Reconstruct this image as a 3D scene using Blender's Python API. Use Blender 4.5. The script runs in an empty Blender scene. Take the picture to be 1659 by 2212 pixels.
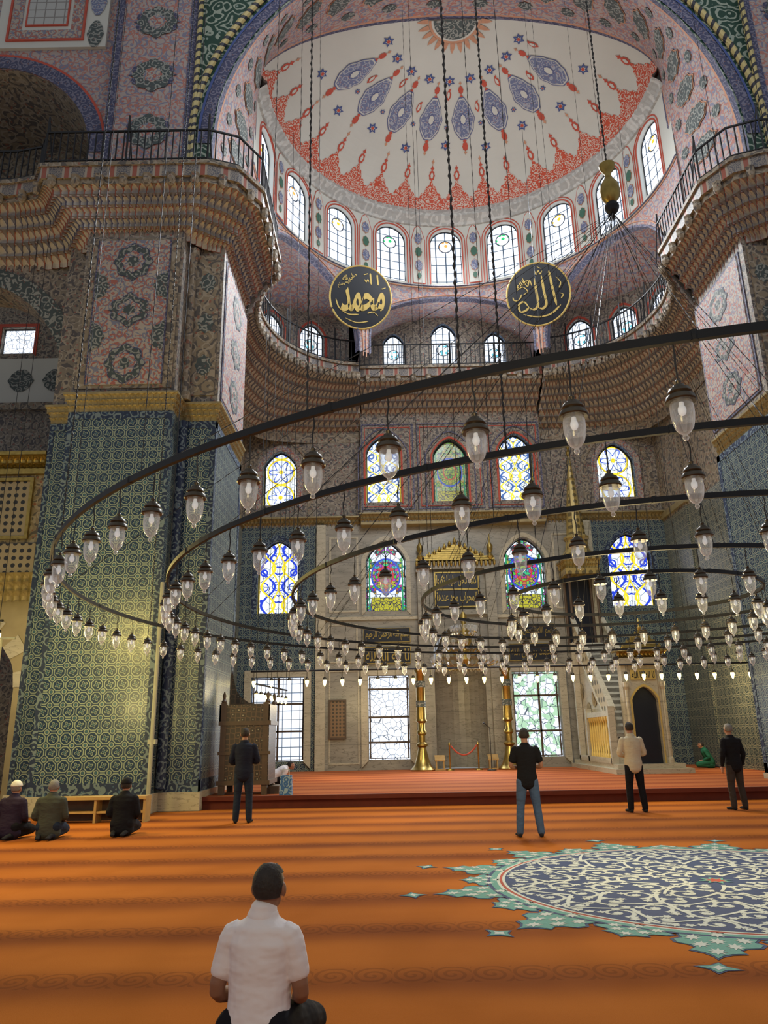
import bpy, math, random
from math import sin, cos, pi, sqrt, atan2, radians, hypot, floor
from mathutils import Vector, Matrix
random.seed(7)
SC = bpy.context.scene
COL = SC.collection
AX = 3.0

# ------------------------------------------------------------------ node helper
class NT:
    def __init__(s, name):
        s.m = bpy.data.materials.new(name); s.m.use_nodes = True
        s.t = s.m.node_tree; s.t.nodes.clear()
        s.out = s.t.nodes.new('ShaderNodeOutputMaterial')
        s._uv = None
    def n(s, typ, **kw):
        nd = s.t.nodes.new(typ)
        for k, v in kw.items(): setattr(nd, k, v)
        return nd
    def set(s, sock, val):
        if val is None: return
        if isinstance(val, bpy.types.NodeSocket): s.t.links.new(val, sock)
        else:
            if sock.type == 'RGBA' and len(val) == 3: val = (*val, 1)
            sock.default_value = val
    def M(s, op, a, b=None, c=None):
        nd = s.n('ShaderNodeMath', operation=op)
        s.set(nd.inputs[0], a); s.set(nd.inputs[1], b); s.set(nd.inputs[2], c)
        return nd.outputs[0]
    def V(s, op, a, b=None):
        nd = s.n('ShaderNodeVectorMath', operation=op)
        s.set(nd.inputs[0], a); s.set(nd.inputs[1], b)
        return nd.outputs[0]
    def uv(s):
        if s._uv is None: s._uv = s.n('ShaderNodeTexCoord').outputs['UV']
        return s._uv
    def sep(s, v=None):
        nd = s.n('ShaderNodeSeparateXYZ'); s.set(nd.inputs[0], v if v is not None else s.uv())
        return nd.outputs[0], nd.outputs[1]
    def comb(s, x, y, z=0.0):
        nd = s.n('ShaderNodeCombineXYZ'); s.set(nd.inputs[0], x); s.set(nd.inputs[1], y); s.set(nd.inputs[2], z)
        return nd.outputs[0]
    def mix(s, f, a, b):
        nd = s.n('ShaderNodeMix', data_type='RGBA')
        s.set(nd.inputs[0], f); s.set(nd.inputs[6], a); s.set(nd.inputs[7], b)
        return nd.outputs[2]
    def vor(s, vec, sc, feat='F1', out='Distance', rnd=1.0):
        nd = s.n('ShaderNodeTexVoronoi', feature=feat)
        s.set(nd.inputs['Vector'], vec); s.set(nd.inputs['Scale'], sc); s.set(nd.inputs['Randomness'], rnd)
        return nd.outputs[out]
    def noise(s, vec, sc, det=2.0, out='Fac'):
        nd = s.n('ShaderNodeTexNoise'); s.set(nd.inputs['Vector'], vec)
        s.set(nd.inputs['Scale'], sc); s.set(nd.inputs['Detail'], det)
        return nd.outputs[out]
    def lt(s, a, b): return s.M('LESS_THAN', a, b)
    def gt(s, a, b): return s.M('GREATER_THAN', a, b)
    def fr(s, a): return s.M('FRACT', a)
    def pbr(s, col, rough=.6, metal=0.0, emis=None, estr=0.0, bump=None, bs=.3, bd=.02, spec=.5):
        p = s.n('ShaderNodeBsdfPrincipled')
        s.set(p.inputs['Base Color'], col); s.set(p.inputs['Roughness'], rough); s.set(p.inputs['Metallic'], metal)
        s.set(p.inputs['Specular IOR Level'], spec)
        if emis is not None:
            s.set(p.inputs['Emission Color'], emis); s.set(p.inputs['Emission Strength'], estr)
        if bump is not None:
            b = s.n('ShaderNodeBump'); s.set(b.inputs['Height'], bump); s.set(b.inputs['Strength'], bs); s.set(b.inputs['Distance'], bd)
            s.t.links.new(b.outputs[0], p.inputs['Normal'])
        s.t.links.new(p.outputs[0], s.out.inputs[0])
        return s.m

def plain(name, col, rough=.6, metal=0.0, var=.25, sc=6.0, emis=None, estr=0.0, bs=.15):
    N = NT(name)
    f = N.noise(N.n('ShaderNodeTexCoord').outputs['Object'], sc, 3.0)
    c = N.mix(f, tuple(x*(1-var) for x in col), tuple(min(1, x*(1+var)) for x in col))
    return N.pbr(c, rough, metal, emis, estr, bump=f, bs=bs, bd=.01)

def arab(name, g, l, fl, sc=4.0, l2=None, rough=.65, freq=16.0, thr=.4):
    N = NT(name); uv = N.uv()
    nz = N.noise(uv, sc*1.1, 2.0, 'Color')
    vec = N.V('ADD', uv, N.V('MULTIPLY', N.V('SUBTRACT', nz, (.5, .5, .5)), (.6/sc,)*3))
    d = N.vor(vec, sc)
    ring = N.gt(N.M('SINE', N.M('MULTIPLY', d, freq)), thr)
    c = N.mix(ring, g, l)
    if l2 is not None:
        d3 = N.vor(N.V('ADD', vec, (3.3, 1.7, 0)), sc*1.5)
        c = N.mix(N.gt(N.M('SINE', N.M('MULTIPLY', d3, freq*.8)), .72), c, l2)
    d2 = N.vor(vec, sc*2.1)
    c = N.mix(N.lt(d2, .2), c, fl)
    big = N.noise(uv, .35, 3.0)
    c = N.mix(N.M('MULTIPLY', big, .35), c, tuple(x*.45 for x in g))
    return N.pbr(c, rough)

def tile_mat(name, p, ground, line, dot, rough=.22):
    N = NT(name); u, v = N.sep()
    fu = N.M('SUBTRACT', N.fr(N.M('DIVIDE', u, p)), .5); fv = N.M('SUBTRACT', N.fr(N.M('DIVIDE', v, p)), .5)
    r = N.M('SQRT', N.M('ADD', N.M('MULTIPLY', fu, fu), N.M('MULTIPLY', fv, fv)))
    gu = N.M('SUBTRACT', N.fr(N.M('ADD', N.M('DIVIDE', u, p), .5)), .5); gv = N.M('SUBTRACT', N.fr(N.M('ADD', N.M('DIVIDE', v, p), .5)), .5)
    r2 = N.M('SQRT', N.M('ADD', N.M('MULTIPLY', gu, gu), N.M('MULTIPLY', gv, gv)))
    cheb = N.M('MAXIMUM', N.M('MULTIPLY', N.M('ADD', N.M('ABSOLUTE', fu), N.M('ABSOLUTE', fv)), .72), N.M('MAXIMUM', N.M('ABSOLUTE', fu), N.M('ABSOLUTE', fv)))
    ring = N.lt(N.M('ABSOLUTE', N.M('SUBTRACT', cheb, .42)), .04)
    ring2 = N.lt(N.M('ABSOLUTE', N.M('SUBTRACT', r2, .16)), .04)
    fl = N.M('ADD', .17, N.M('MULTIPLY', N.M('SINE', N.M('MULTIPLY', N.M('ARCTAN2', fv, fu), 4.0)), .08))
    flower = N.lt(N.M('ABSOLUTE', N.M('SUBTRACT', r, fl)), .035)
    c = N.mix(ring, ground, line); c = N.mix(ring2, c, line); c = N.mix(flower, c, line)
    c = N.mix(N.lt(r, .08), c, dot); c = N.mix(N.lt(r2, .09), c, dot)
    nz = N.noise(N.uv(), .8, 3.0)
    c = N.mix(N.M('MULTIPLY', nz, .5), c, tuple(x*.6 for x in ground))
    rr = N.M('ADD', rough, N.M('MULTIPLY', N.noise(N.uv(), 5.0), .25))
    return N.pbr(c, rr, bump=N.noise(N.uv(), 9.0), bs=.25, bd=.01)

# ------------------------------------------------------------------ mesh builder
class MB:
    def __init__(s): s.v = []; s.f = []; s.m = []; s.uv = []
    def add(s, vs, fs, mi=0, uvs=None):
        o = len(s.v); s.v += [tuple(p) for p in vs]
        for k, f in enumerate(fs):
            s.f.append(tuple(i+o for i in f)); s.m.append(mi)
            s.uv.append([uvs[i] for i in f] if uvs else None)
    def quad(s, a, b, c, d, mi=0, uvs=None): s.add([a, b, c, d], [(0, 1, 2, 3)], mi, uvs)
    def box(s, x0, x1, y0, y1, z0, z1, mi=0):
        vs = [(x, y, z) for z in (z0, z1) for y in (y0, y1) for x in (x0, x1)]
        s.add(vs, [(0, 2, 3, 1), (4, 5, 7, 6), (0, 1, 5, 4), (2, 6, 7, 3), (0, 4, 6, 2), (1, 3, 7, 5)], mi)
    def grid(s, rows, mi=0, uvs=None, close=False, mif=None):
        n = len(rows[0]); base = len(s.v); s.v += [tuple(p) for r in rows for p in r]
        fl = [q for r in uvs for q in r] if uvs else None
        for i in range(len(rows)-1):
            m = mif(i) if mif else mi
            for j in range(n if close else n-1):
                k = (j+1) % n; f = (i*n+j, i*n+k, (i+1)*n+k, (i+1)*n+j)
                s.f.append(tuple(q+base for q in f)); s.m.append(m); s.uv.append([fl[q] for q in f] if fl else None)
    def lathe(s, prof, cx=0, cy=0, n=16, mi=0, z0=0):
        rows = []
        for r, z in prof:
            rows.append([(cx+r*cos(2*pi*k/n), cy+r*sin(2*pi*k/n), z0+z) for k in range(n)])
        s.grid(rows, mi, close=True)
        o = len(s.v)-len(prof)*n
        if prof[0][0] > 1e-4: s.f.append(tuple(o+k for k in range(n))[::-1]); s.m.append(mi); s.uv.append(None)
        if prof[-1][0] > 1e-4: s.f.append(tuple(o+(len(prof)-1)*n+k for k in range(n))); s.m.append(mi); s.uv.append(None)
    def tube(s, pts, r, n=6, mi=0, closed=False, cap=True, rot=0.0):
        P = [Vector(p) for p in pts]; N_ = len(P); rows = []; uvs = []; L = 0; prev = None
        for i in range(N_):
            a = P[i-1] if (i > 0 or closed) else P[i]; b = P[(i+1) % N_] if (i < N_-1 or closed) else P[i]
            t = (b-a)
            if t.length < 1e-9: t = Vector((0, 0, 1))
            t.normalize()
            up = Vector((0, 0, 1)) if abs(t.z) < .92 else (prev if prev is not None else Vector((0, 1, 0)))
            x = t.cross(up)
            if x.length < 1e-5: x = t.cross(Vector((1, 0, 0)))
            x.normalize(); y = x.cross(t).normalized(); prev = y
            rr = r[i] if isinstance(r, (list, tuple)) else r
            if i: L += (P[i]-P[i-1]).length
            rows.append([tuple(P[i]+x*cos(2*pi*k/n+rot)*rr+y*sin(2*pi*k/n+rot)*rr) for k in range(n+1)])
            uvs.append([(k/n, L) for k in range(n+1)])
        if closed: rows.append(rows[0]); uvs.append([(q[0], L) for q in uvs[0]])
        s.grid(rows, mi, uvs)
        if cap and not closed:
            s.add(rows[0][:n], [tuple(range(n))], mi); s.add(rows[-1][:n], [tuple(range(n))], mi)
    def ball(s, c, r, n=12, m=8, mi=0, keep=None):
        rx, ry, rz = r if isinstance(r, (tuple, list)) else (r, r, r)
        vs = []
        for i in range(m+1):
            th = pi*i/m
            for k in range(n):
                a = 2*pi*k/n; vs.append((c[0]+rx*sin(th)*cos(a), c[1]+ry*sin(th)*sin(a), c[2]+rz*cos(th)))
        fs = []
        for i in range(m):
            for k in range(n):
                q = (k+1) % n
                f = (i*n+k, (i+1)*n+k, (i+1)*n+q, i*n+q)
                if keep:
                    cc = [sum(vs[w][t] for w in f)/4 for t in range(3)]
                    if not keep(cc): continue
                fs.append(f)
        s.add(vs, fs, mi)
    def fan(s, c, rim, mi=0):
        n = len(rim); s.add([c]+list(rim), [(0, 1+k, 1+(k+1) % n) for k in range(n)], mi)
    def obj(s, name, mats, parent=None, smooth=False, label=None, cat=None, kind=None, group=None):
        me = bpy.data.meshes.new(name)
        me.from_pydata(s.v, [], s.f)
        for m in (mats if isinstance(mats, (list, tuple)) else [mats]): me.materials.append(m)
        me.polygons.foreach_set('material_index', s.m)
        ul = me.uv_layers.new(name='UVMap'); dat = []
        for p, q in zip(me.polygons, s.uv):
            if q is not None:
                for a in q: dat += [a[0], a[1]]
            else:
                nn = p.normal; ax, ay, az = abs(nn.x), abs(nn.y), abs(nn.z)
                for vi in p.vertices:
                    c = s.v[vi]
                    if az >= ax and az >= ay: dat += [c[0], c[1]]
                    elif ax >= ay: dat += [c[1], c[2]]
                    else: dat += [c[0], c[2]]
        ul.data.foreach_set('uv', dat)
        if smooth:
            me.polygons.foreach_set('use_smooth', [True]*len(me.polygons))
            try: me.set_sharp_from_angle(angle=radians(42))
            except Exception: pass
        me.update()
        ob = bpy.data.objects.new(name, me); COL.objects.link(ob)
        if parent is not None:
            ob.parent = parent; ob.matrix_parent_inverse = Matrix.Translation(-Vector(parent.location))
        tag(ob, label, cat, kind, group)
        return ob

def tag(ob, label=None, cat=None, kind=None, group=None):
    if label: ob['label'] = label
    if cat: ob['category'] = cat
    if kind: ob['kind'] = kind
    if group: ob['group'] = group
    return ob
def empty(name, loc, label, cat, kind=None, group=None):
    e = bpy.data.objects.new(name, None); e.empty_display_size = .1; e.location = loc; COL.objects.link(e)
    return tag(e, label, cat, kind, group)

# ------------------------------------------------------------------ materials
TILE = tile_mat('tile_blue', .30, (.010, .032, .080), (.32, .38, .30), (.05, .13, .18))
TILE2 = tile_mat('tile_pale', .34, (.04, .06, .07), (.38, .36, .25), (.10, .14, .13))
BORD = arab('tile_border', (.012, .026, .075), (.16, .22, .26), (.05, .11, .20), 4.5)
BROWN = arab('painted_brown', (.23, .195, .155), (.085, .078, .085), (.26, .10, .08), 2.8, l2=(.36, .315, .26))
BROWN2 = arab('painted_ochre', (.26, .21, .145), (.095, .085, .08), (.27, .11, .07), 2.4, l2=(.36, .31, .24))
PINK = arab('painted_pink', (.42, .35, .325), (.20, .20, .29), (.42, .13, .10), 3.0, l2=(.44, .17, .13))
PANELP = arab('painted_panel', (.44, .38, .32), (.38, .11, .08), (.14, .16, .25), 3.8, l2=(.18, .20, .28))
WHITEP = plain('plaster_white', (.55, .555, .51), .8, var=.08, sc=.7)
GREEN = arab('painted_green', (.012, .050, .033), (.34, .39, .32), (.26, .33, .29), 2.0, freq=22.0, thr=.5)
LACE = arab('lace_red', (.54, .070, .028), (.62, .55, .47), (.50, .06, .03), 4.6, freq=17.0, thr=.35)
BLUEM = arab('medallion_blue', (.15, .18, .31), (.38, .40, .46), (.33, .16, .15), 5.0)
GREYM = arab('medallion_grey', (.06, .08, .08), (.32, .33, .30), (.16, .10, .09), 4.6)
RED = plain('red_paint', (.46, .07, .04), .7); BLUE = plain('blue_paint', (.05, .08, .24), .6)
ORANGE = plain('orange_paint', (.50, .25, .15), .7); GREENP = plain('green_paint', (.05, .14, .10), .6)
NAVYB = arab('navy_band', (.05, .055, .12), (.18, .175, .25), (.22, .12, .11), 5.0)
GREYC = arab('white_cornice', (.42, .42, .40), (.58, .58, .55), (.54, .53, .51), 2.0)
GOLD = plain('gilt_metal', (.36, .26, .075), .38, .8, var=.5, sc=9, bs=.4)
GOLDP = plain('gold_paint', (.29, .235, .115), .5, .2, var=.45, sc=5)
GOLDL = plain('gold_leaf_lettering', (.62, .46, .14), .45, .35, var=.2, sc=8)
BRASS = plain('brass', (.40, .29, .09), .3, .95, var=.45, sc=5)
IRON = plain('black_iron', (.006, .007, .010), .55, .2, var=.3)
BLACKP = plain('black_enamel', (.006, .008, .016), .35)
CHAINM = plain('chain_metal', (.032, .030, .030), .5, .4, var=.6, sc=20)
WOOD = plain('light_wood', (.42, .27, .10), .5, var=.3, sc=7)
DWOOD = plain('dark_wood', (.075, .046, .028), .45, var=.35, sc=7)
PIPE = plain('painted_pipe', (.34, .34, .27), .5)
STONE = plain('yellow_stone', (.32, .27, .16), .7, var=.3, sc=2)
def marble(name, a, b, sc=1.0):
    N = NT(name); u, v = N.sep(); vec = N.comb(N.M('MULTIPLY', u, .6*sc), N.M('MULTIPLY', v, 2.2*sc))
    f = N.noise(vec, 1.6, 6.0)
    c = N.mix(N.M('MULTIPLY', f, 1.0), a, b)
    w = N.lt(N.M('ABSOLUTE', N.M('SUBTRACT', N.noise(vec, 2.3, 4.0), .5)), .012)
    c = N.mix(N.M('MULTIPLY', w, .5), c, tuple(x*.5 for x in a))
    jl = N.lt(N.fr(N.M('DIVIDE', v, 1.25)), .012); c = N.mix(N.M('MULTIPLY', jl, .6), c, (.05, .05, .05))
    return N.pbr(c, .3)
MARBLE = marble('marble_grey', (.15, .145, .125), (.40, .38, .325))
MARBW = marble('marble_cream', (.34, .31, .23), (.56, .52, .41), 1.5)
def muq_mat():
    N = NT('stalactite_plaster'); u, v = N.sep(); fu = N.fr(u); fv = N.fr(v)
    nz = N.noise(N.uv(), .3, 3.0)
    c = N.mix(nz, (.42, .40, .37), (.66, .64, .60))
    c = N.mix(N.M('MULTIPLY', N.lt(N.M('MINIMUM', fu, N.M('SUBTRACT', 1.0, fu)), .05), .7), c, (.16, .13, .12))
    a = N.M('ABSOLUTE', N.M('SUBTRACT', N.M('MULTIPLY', fu, 2.0), 1.0))
    b = N.M('SQRT', N.M('MAXIMUM', 0.0, N.M('SUBTRACT', 1.0, N.M('MULTIPLY', fv, fv))))
    alt = N.gt(N.fr(N.M('MULTIPLY', N.M('FLOOR', v), .5)), .25)
    c = N.mix(N.gt(a, b), c, N.mix(alt, (.22, .19, .17), (.17, .17, .20)))  # darker between niche arches: recess shade painted in to step the tiers
    c = N.mix(N.lt(N.M('ABSOLUTE', N.M('SUBTRACT', a, b)), .06), c, N.mix(alt, (.38, .12, .08), (.09, .09, .15)))
    c = N.mix(N.lt(fv, .04), c, (.26, .10, .07))
    return N.pbr(c, .7)
MUQ = muq_mat()
def cornice_mat():
    N = NT('balcony_cornice'); u, v = N.sep()
    fu = N.M('SUBTRACT', N.fr(N.M('MULTIPLY', u, 1.6)), .5)
    r = N.M('ABSOLUTE', fu)
    nz = N.vor(N.uv(), 9.0)
    c = N.mix(N.gt(N.M('SINE', N.M('MULTIPLY', nz, 20.0)), .3), (.25, .22, .19), (.09, .09, .11))
    c = N.mix(N.lt(r, .2), c, (.36, .31, .25)); c = N.mix(N.lt(r, .1), c, (.30, .09, .06))
    return N.pbr(c, .6)
CORN = cornice_mat()
def rope_mat():
    N = NT('gilt_rope'); u, v = N.sep()
    f = N.fr(N.M('ADD', N.M('MULTIPLY', v, 3.2), u))
    return N.pbr(N.mix(N.lt(f, .4), (.46, .38, .16), (.02, .02, .03)), .5)
ROPE = rope_mat()
def carpet_mat(name, base, base2, band, y0, per, bw, ws=.85):
    N = NT(name); u, v = N.sep()
    nz = N.noise(N.comb(N.M('MULTIPLY', u, .35), v), 1.1, 4.0)
    nb = N.noise(N.uv(), .22, 2.0)
    ph = N.M('MULTIPLY', N.M('DIVIDE', N.M('SUBTRACT', v, y0), per), 2*pi)
    wv = N.M('ADD', .5, N.M('MULTIPLY', N.M('COSINE', N.M('ADD', ph, N.M('MULTIPLY', N.noise(N.uv(), .8), 1.4))), .5))
    wv = N.M('POWER', wv, 1.8)
    irr = N.M('ADD', .45, N.M('MULTIPLY', N.noise(N.comb(N.M('MULTIPLY', u, .5), N.M('MULTIPLY', v, .6)), .9, 3.0), 1.1))  # dark prayer-row bands; sheen painted in as their uneven strength
    c = N.mix(nz, base, base2)
    c = N.mix(N.M('MULTIPLY', N.M('POWER', nb, 2.0), 1.1), c, tuple(x*.55 for x in base))
    c = N.mix(N.M('MINIMUM', 1.0, N.M('MULTIPLY', N.M('MULTIPLY', wv, ws), irr)), c, band)
    t = N.M('SUBTRACT', N.fr(N.M('ADD', N.M('DIVIDE', N.M('SUBTRACT', v, y0), per), .5)), .5)
    inb = N.lt(N.M('ABSOLUTE', t), bw)
    uu = N.M('SUBTRACT', N.fr(N.M('MULTIPLY', u, 3.6)), .5); tt = N.M('DIVIDE', t, bw)
    rr = N.M('SQRT', N.M('ADD', N.M('MULTIPLY', uu, uu), N.M('MULTIPLY', N.M('MULTIPLY', tt, tt), .25)))
    ang = N.M('ARCTAN2', tt, N.M('MULTIPLY', uu, 2.0))
    spir = N.gt(N.M('SINE', N.M('ADD', N.M('MULTIPLY', rr, 26.0), ang)), .35)
    s2 = N.M('MULTIPLY', inb, spir)
    c = N.mix(N.M('MULTIPLY', s2, .34), c, tuple(x*.4 for x in band))
    fine = N.noise(N.uv(), 140.0, 2.0)
    c = N.mix(N.M('MULTIPLY', fine, .3), c, tuple(x*.5 for x in base))
    return N.pbr(c, .95, bump=fine, bs=.35, bd=.01, spec=.1)
CARPET = carpet_mat('carpet_orange', (.43, .115, .012), (.70, .225, .032), (.19, .046, .010), 5.90, 1.33, .13)
CARPET2 = carpet_mat('carpet_red', (.44, .12, .035), (.62, .20, .07), (.28, .06, .022), 19.6, 1.33, .16, .75)
CARPETD = plain('carpet_edge_red', (.10, .016, .007), .9)
TURQP = plain('carpet_teal', (.11, .30, .27), .9, sc=60)
RUGB = plain('carpet_navy', (.028, .05, .14), .9, var=.2, sc=60); RUGW = plain('carpet_white', (.52, .56, .54), .9, var=.1, sc=60)
RUGR = plain('carpet_redline', (.36, .06, .035), .9)

def emis_mat(N, col, st):
    e = N.n('ShaderNodeEmission'); N.set(e.inputs[0], col); N.set(e.inputs[1], st)
    g = N.n('ShaderNodeBsdfGlossy'); g.inputs['Roughness'].default_value = .2
    mx = N.n('ShaderNodeMixShader'); mx.inputs[0].default_value = .04
    N.t.links.new(e.outputs[0], mx.inputs[1]); N.t.links.new(g.outputs[0], mx.inputs[2]); N.t.links.new(mx.outputs[0], N.out.inputs[0])
    return N.m
def near(N, a, b, w): return N.lt(N.M('ABSOLUTE', N.M('SUBTRACT', a, b)), w)
def glass_lat(name, k, top, topcol, st, cen=None, rr=.42):
    N = NT(name); u, v = N.sep()
    nz = N.noise(N.uv(), 1.2, 2.0); c = N.mix(nz, (.55, .70, .95), (1, 1, 1))
    du = near(N, N.fr(N.M('ADD', N.M('MULTIPLY', u, k), .5)), .5, .06); dv = near(N, N.fr(N.M('MULTIPLY', v, k)), .5, .045)
    c = N.mix(N.M('MAXIMUM', du, dv), c, (.04, .06, .09))
    dd = N.M('SUBTRACT', v, top); r = N.M('SQRT', N.M('ADD', N.M('MULTIPLY', u, u), N.M('MULTIPLY', dd, dd)))
    tc = N.mix(N.gt(N.vor(N.uv(), 3.0), .38), topcol, (.9, .95, 1))
    c = N.mix(N.lt(r, rr), c, tc); c = N.mix(near(N, r, rr, .04), c, (.05, .06, .08))
    return emis_mat(N, c, st)
def glass_strap(name, st, f=3.4, A=(.02, .05, .55), B=(.85, .62, .03)):
    N = NT(name); u, v = N.sep(); au = N.M('ABSOLUTE', u)
    nz = N.noise(N.uv(), 2.0, 2.0); c = N.mix(nz, (.55, .70, .92), (.95, 1, 1))
    w = N.M('MULTIPLY', N.M('SINE', N.M('MULTIPLY', v, f)), .33)
    vl = N.vor(N.comb(au, v), 2.6, 'DISTANCE_TO_EDGE')
    c = N.mix(N.lt(vl, .022), c, (.04, .05, .07))
    r = N.vor(N.comb(au, v), 1.5, rnd=.4)
    c = N.mix(near(N, r, .33, .04), c, A)
    c = N.mix(near(N, au, N.M('ADD', .52, w), .065), c, A)
    c = N.mix(near(N, au, N.M('SUBTRACT', .52, w), .06), c, B)
    c = N.mix(near(N, au, N.M('ADD', .16, N.M('MULTIPLY', w, .5)), .04), c, B)
    c = N.mix(N.gt(au, .92), c, B)
    return emis_mat(N, c, st)
def glass_star(name, st):
    N = NT(name); u, v = N.sep(); au = N.M('ABSOLUTE', u)
    nz = N.noise(N.uv(), 2.0, 2.0); c = N.mix(nz, (.55, .70, .92), (.95, 1, 1))
    dd = N.M('SUBTRACT', N.M('FLOORED_MODULO', N.M('ADD', v, 0.2), 1.6), .8)
    r = N.M('SQRT', N.M('ADD', N.M('MULTIPLY', u, u), N.M('MULTIPLY', dd, dd)))
    a = N.M('ARCTAN2', dd, u)
    pet = N.M('ADD', .5, N.M('MULTIPLY', N.M('COSINE', N.M('MULTIPLY', a, 6.0)), .22))
    c = N.mix(near(N, r, pet, .05), c, (.03, .08, .55)); c = N.mix(near(N, r, .78, .05), c, (.85, .62, .03))
    c = N.mix(N.lt(r, .13), c, (.85, .62, .03)); c = N.mix(N.gt(au, .92), c, (.85, .62, .03))
    c = N.mix(N.lt(N.vor(N.comb(au, v), 3.0, 'DISTANCE_TO_EDGE'), .02), c, (.04, .05, .07))
    return emis_mat(N, c, st)
def glass_col(name, st, cy, dim=False, base=(.05, .45, .25)):
    N = NT(name); u, v = N.sep(); au = N.M('ABSOLUTE', u)
    hue = N.vor(N.comb(au, v), 7.0, out='Color')
    hs = N.n('ShaderNodeSeparateColor'); N.set(hs.inputs[0], hue)
    hv = N.n('ShaderNodeHueSaturation'); hv.inputs['Saturation'].default_value = 1.0
    hx = hs.outputs[0] if not dim else N.M('ADD', .42, N.M('MULTIPLY', hs.outputs[0], .2))
    N.set(hv.inputs['Hue'], hx); N.set(hv.inputs['Color'], (*base, 1))
    gem = hv.outputs[0]
    edge = N.lt(N.vor(N.comb(au, v), 7.0, 'DISTANCE_TO_EDGE'), .07)
    gem = N.mix(edge, gem, (.04, .04, .06))
    dd = N.M('SUBTRACT', v, cy); r = N.M('SQRT', N.M('ADD', N.M('MULTIPLY', u, u), N.M('MULTIPLY', N.M('MULTIPLY', dd, dd), .7)))
    nz = N.noise(N.uv(), 2.0, 2.0); c = N.mix(nz, (.5, .6, .8), (.95, 1, 1))
    cell = N.vor(N.comb(au, v), 4.0, out='Color'); cs = N.n('ShaderNodeSeparateColor'); N.set(cs.inputs[0], cell)
    c = N.mix(N.gt(cs.outputs[1], .55), c, gem)
    lat = N.lt(N.vor(N.comb(au, v), 4.0, 'DISTANCE_TO_EDGE'), .04); c = N.mix(lat, c, (.05, .06, .08))
    if dim: c = N.mix(.8, c, gem)
    c = N.mix(N.lt(r, .70), c, gem); c = N.mix(near(N, r, .72, .04), c, (.03, .08, .5)); c = N.mix(near(N, r, .38, .03), c, (.5, .04, .03))
    low = N.M('MULTIPLY', N.lt(v, .75), N.lt(au, .75)); c = N.mix(low, c, N.mix(edge, (.42, .40, .03), (.02, .02, .05)))
    c = N.mix(N.M('MULTIPLY', N.gt(au, .80), N.lt(au, .87)), c, (.02, .25, .10))
    return emis_mat(N, c, st)
def glass_door(name, st, green=0.0, quads=True):
    N = NT(name); u, v = N.sep()
    out = N.noise(N.uv(), 1.5, 5.0); c = N.mix(out, (.45, .58, .82), (1, 1, 1))
    if green:
        g = N.gt(N.noise(N.uv(), 2.6, 6.0), .5); c = N.mix(N.M('MULTIPLY', g, green), c, (.25, .5, .22))
    g2 = N.lt(N.vor(N.uv(), 3.4, 'DISTANCE_TO_EDGE'), .028)
    if quads:
        gu = near(N, N.fr(N.M('MULTIPLY', u, 3.0)), .5, .045); gv = near(N, N.fr(N.M('MULTIPLY', v, 3.0)), .5, .045)
        g2 = N.M('MAXIMUM', gu, gv)
    c = N.mix(g2, c, (.06, .08, .11))
    return emis_mat(N, c, st)
G_DRUM = [glass_lat('drum_glass_'+n, 1.6, 2.95, c, 2.0) for n, c in (('green', (.02, .40, .12)), ('gold', (.70, .42, .03)), ('orange', (.72, .30, .07)))]
G_SMALL = glass_lat('small_glass', 1.8, 2.2, (.1, .4, .5), 1.8, rr=.5)
G_STRAP = glass_strap('strapwork_glass', 1.5); G_STAR = glass_star('star_glass', 1.5)
G_COL = glass_col('jewel_glass', 1.35, 1.85); G_COLD = glass_col('jewel_glass_dim', .8, 1.9, True, (.36, .42, .04))
G_ROW1 = glass_strap('yellow_strapwork_glass', 1.5, 5.0, (.05, .12, .35), (.85, .65, .05))
G_DOOR = glass_door('door_glass', 1.7, .0); G_DOORL = glass_door('door_glass_leaded', 1.7, .0, False); G_DOORG = glass_door('door_glass_garden', 1.5, .75, False)

def lamp_glass():
    N = NT('lamp_glass')
    tr = N.n('ShaderNodeBsdfTransparent'); tr.inputs[0].default_value = (.95, .97, 1, 1)
    gl = N.n('ShaderNodeBsdfGlossy'); gl.inputs['Roughness'].default_value = .12; gl.inputs[0].default_value = (1, 1, 1, 1)
    df = N.n('ShaderNodeBsdfDiffuse'); df.inputs[0].default_value = (.95, .97, 1, 1)
    trl = N.n('ShaderNodeBsdfTranslucent'); trl.inputs[0].default_value = (.95, .97, 1, 1)
    lw = N.n('ShaderNodeLayerWeight'); lw.inputs[0].default_value = .4
    m0 = N.n('ShaderNodeMixShader'); m0.inputs[0].default_value = .5
    N.t.links.new(df.outputs[0], m0.inputs[1]); N.t.links.new(trl.outputs[0], m0.inputs[2])
    m1 = N.n('ShaderNodeMixShader'); m1.inputs[0].default_value = .6
    N.t.links.new(gl.outputs[0], m1.inputs[1]); N.t.links.new(m0.outputs[0], m1.inputs[2])
    m2 = N.n('ShaderNodeMixShader'); N.set(m2.inputs[0], N.M('ADD', .14, N.M('MULTIPLY', lw.outputs['Facing'], .85)))
    N.t.links.new(tr.outputs[0], m2.inputs[1]); N.t.links.new(m1.outputs[0], m2.inputs[2])
    N.t.links.new(m2.outputs[0], N.out.inputs[0]); return N.m
LGLASS = lamp_glass()
BRONZE = plain('dark_bronze', (.09, .075, .055), .35, .7, var=.3, sc=20)
BULB = plain('milk_bulb', (.80, .82, .82), .4, emis=(1, .98, .95), estr=.3)  # bulbs are unlit; faint glow added so they read brighter
LIT = plain('lit_bulb', (.9, .8, .5), .4, emis=(1, .76, .24), estr=7.0)

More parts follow.
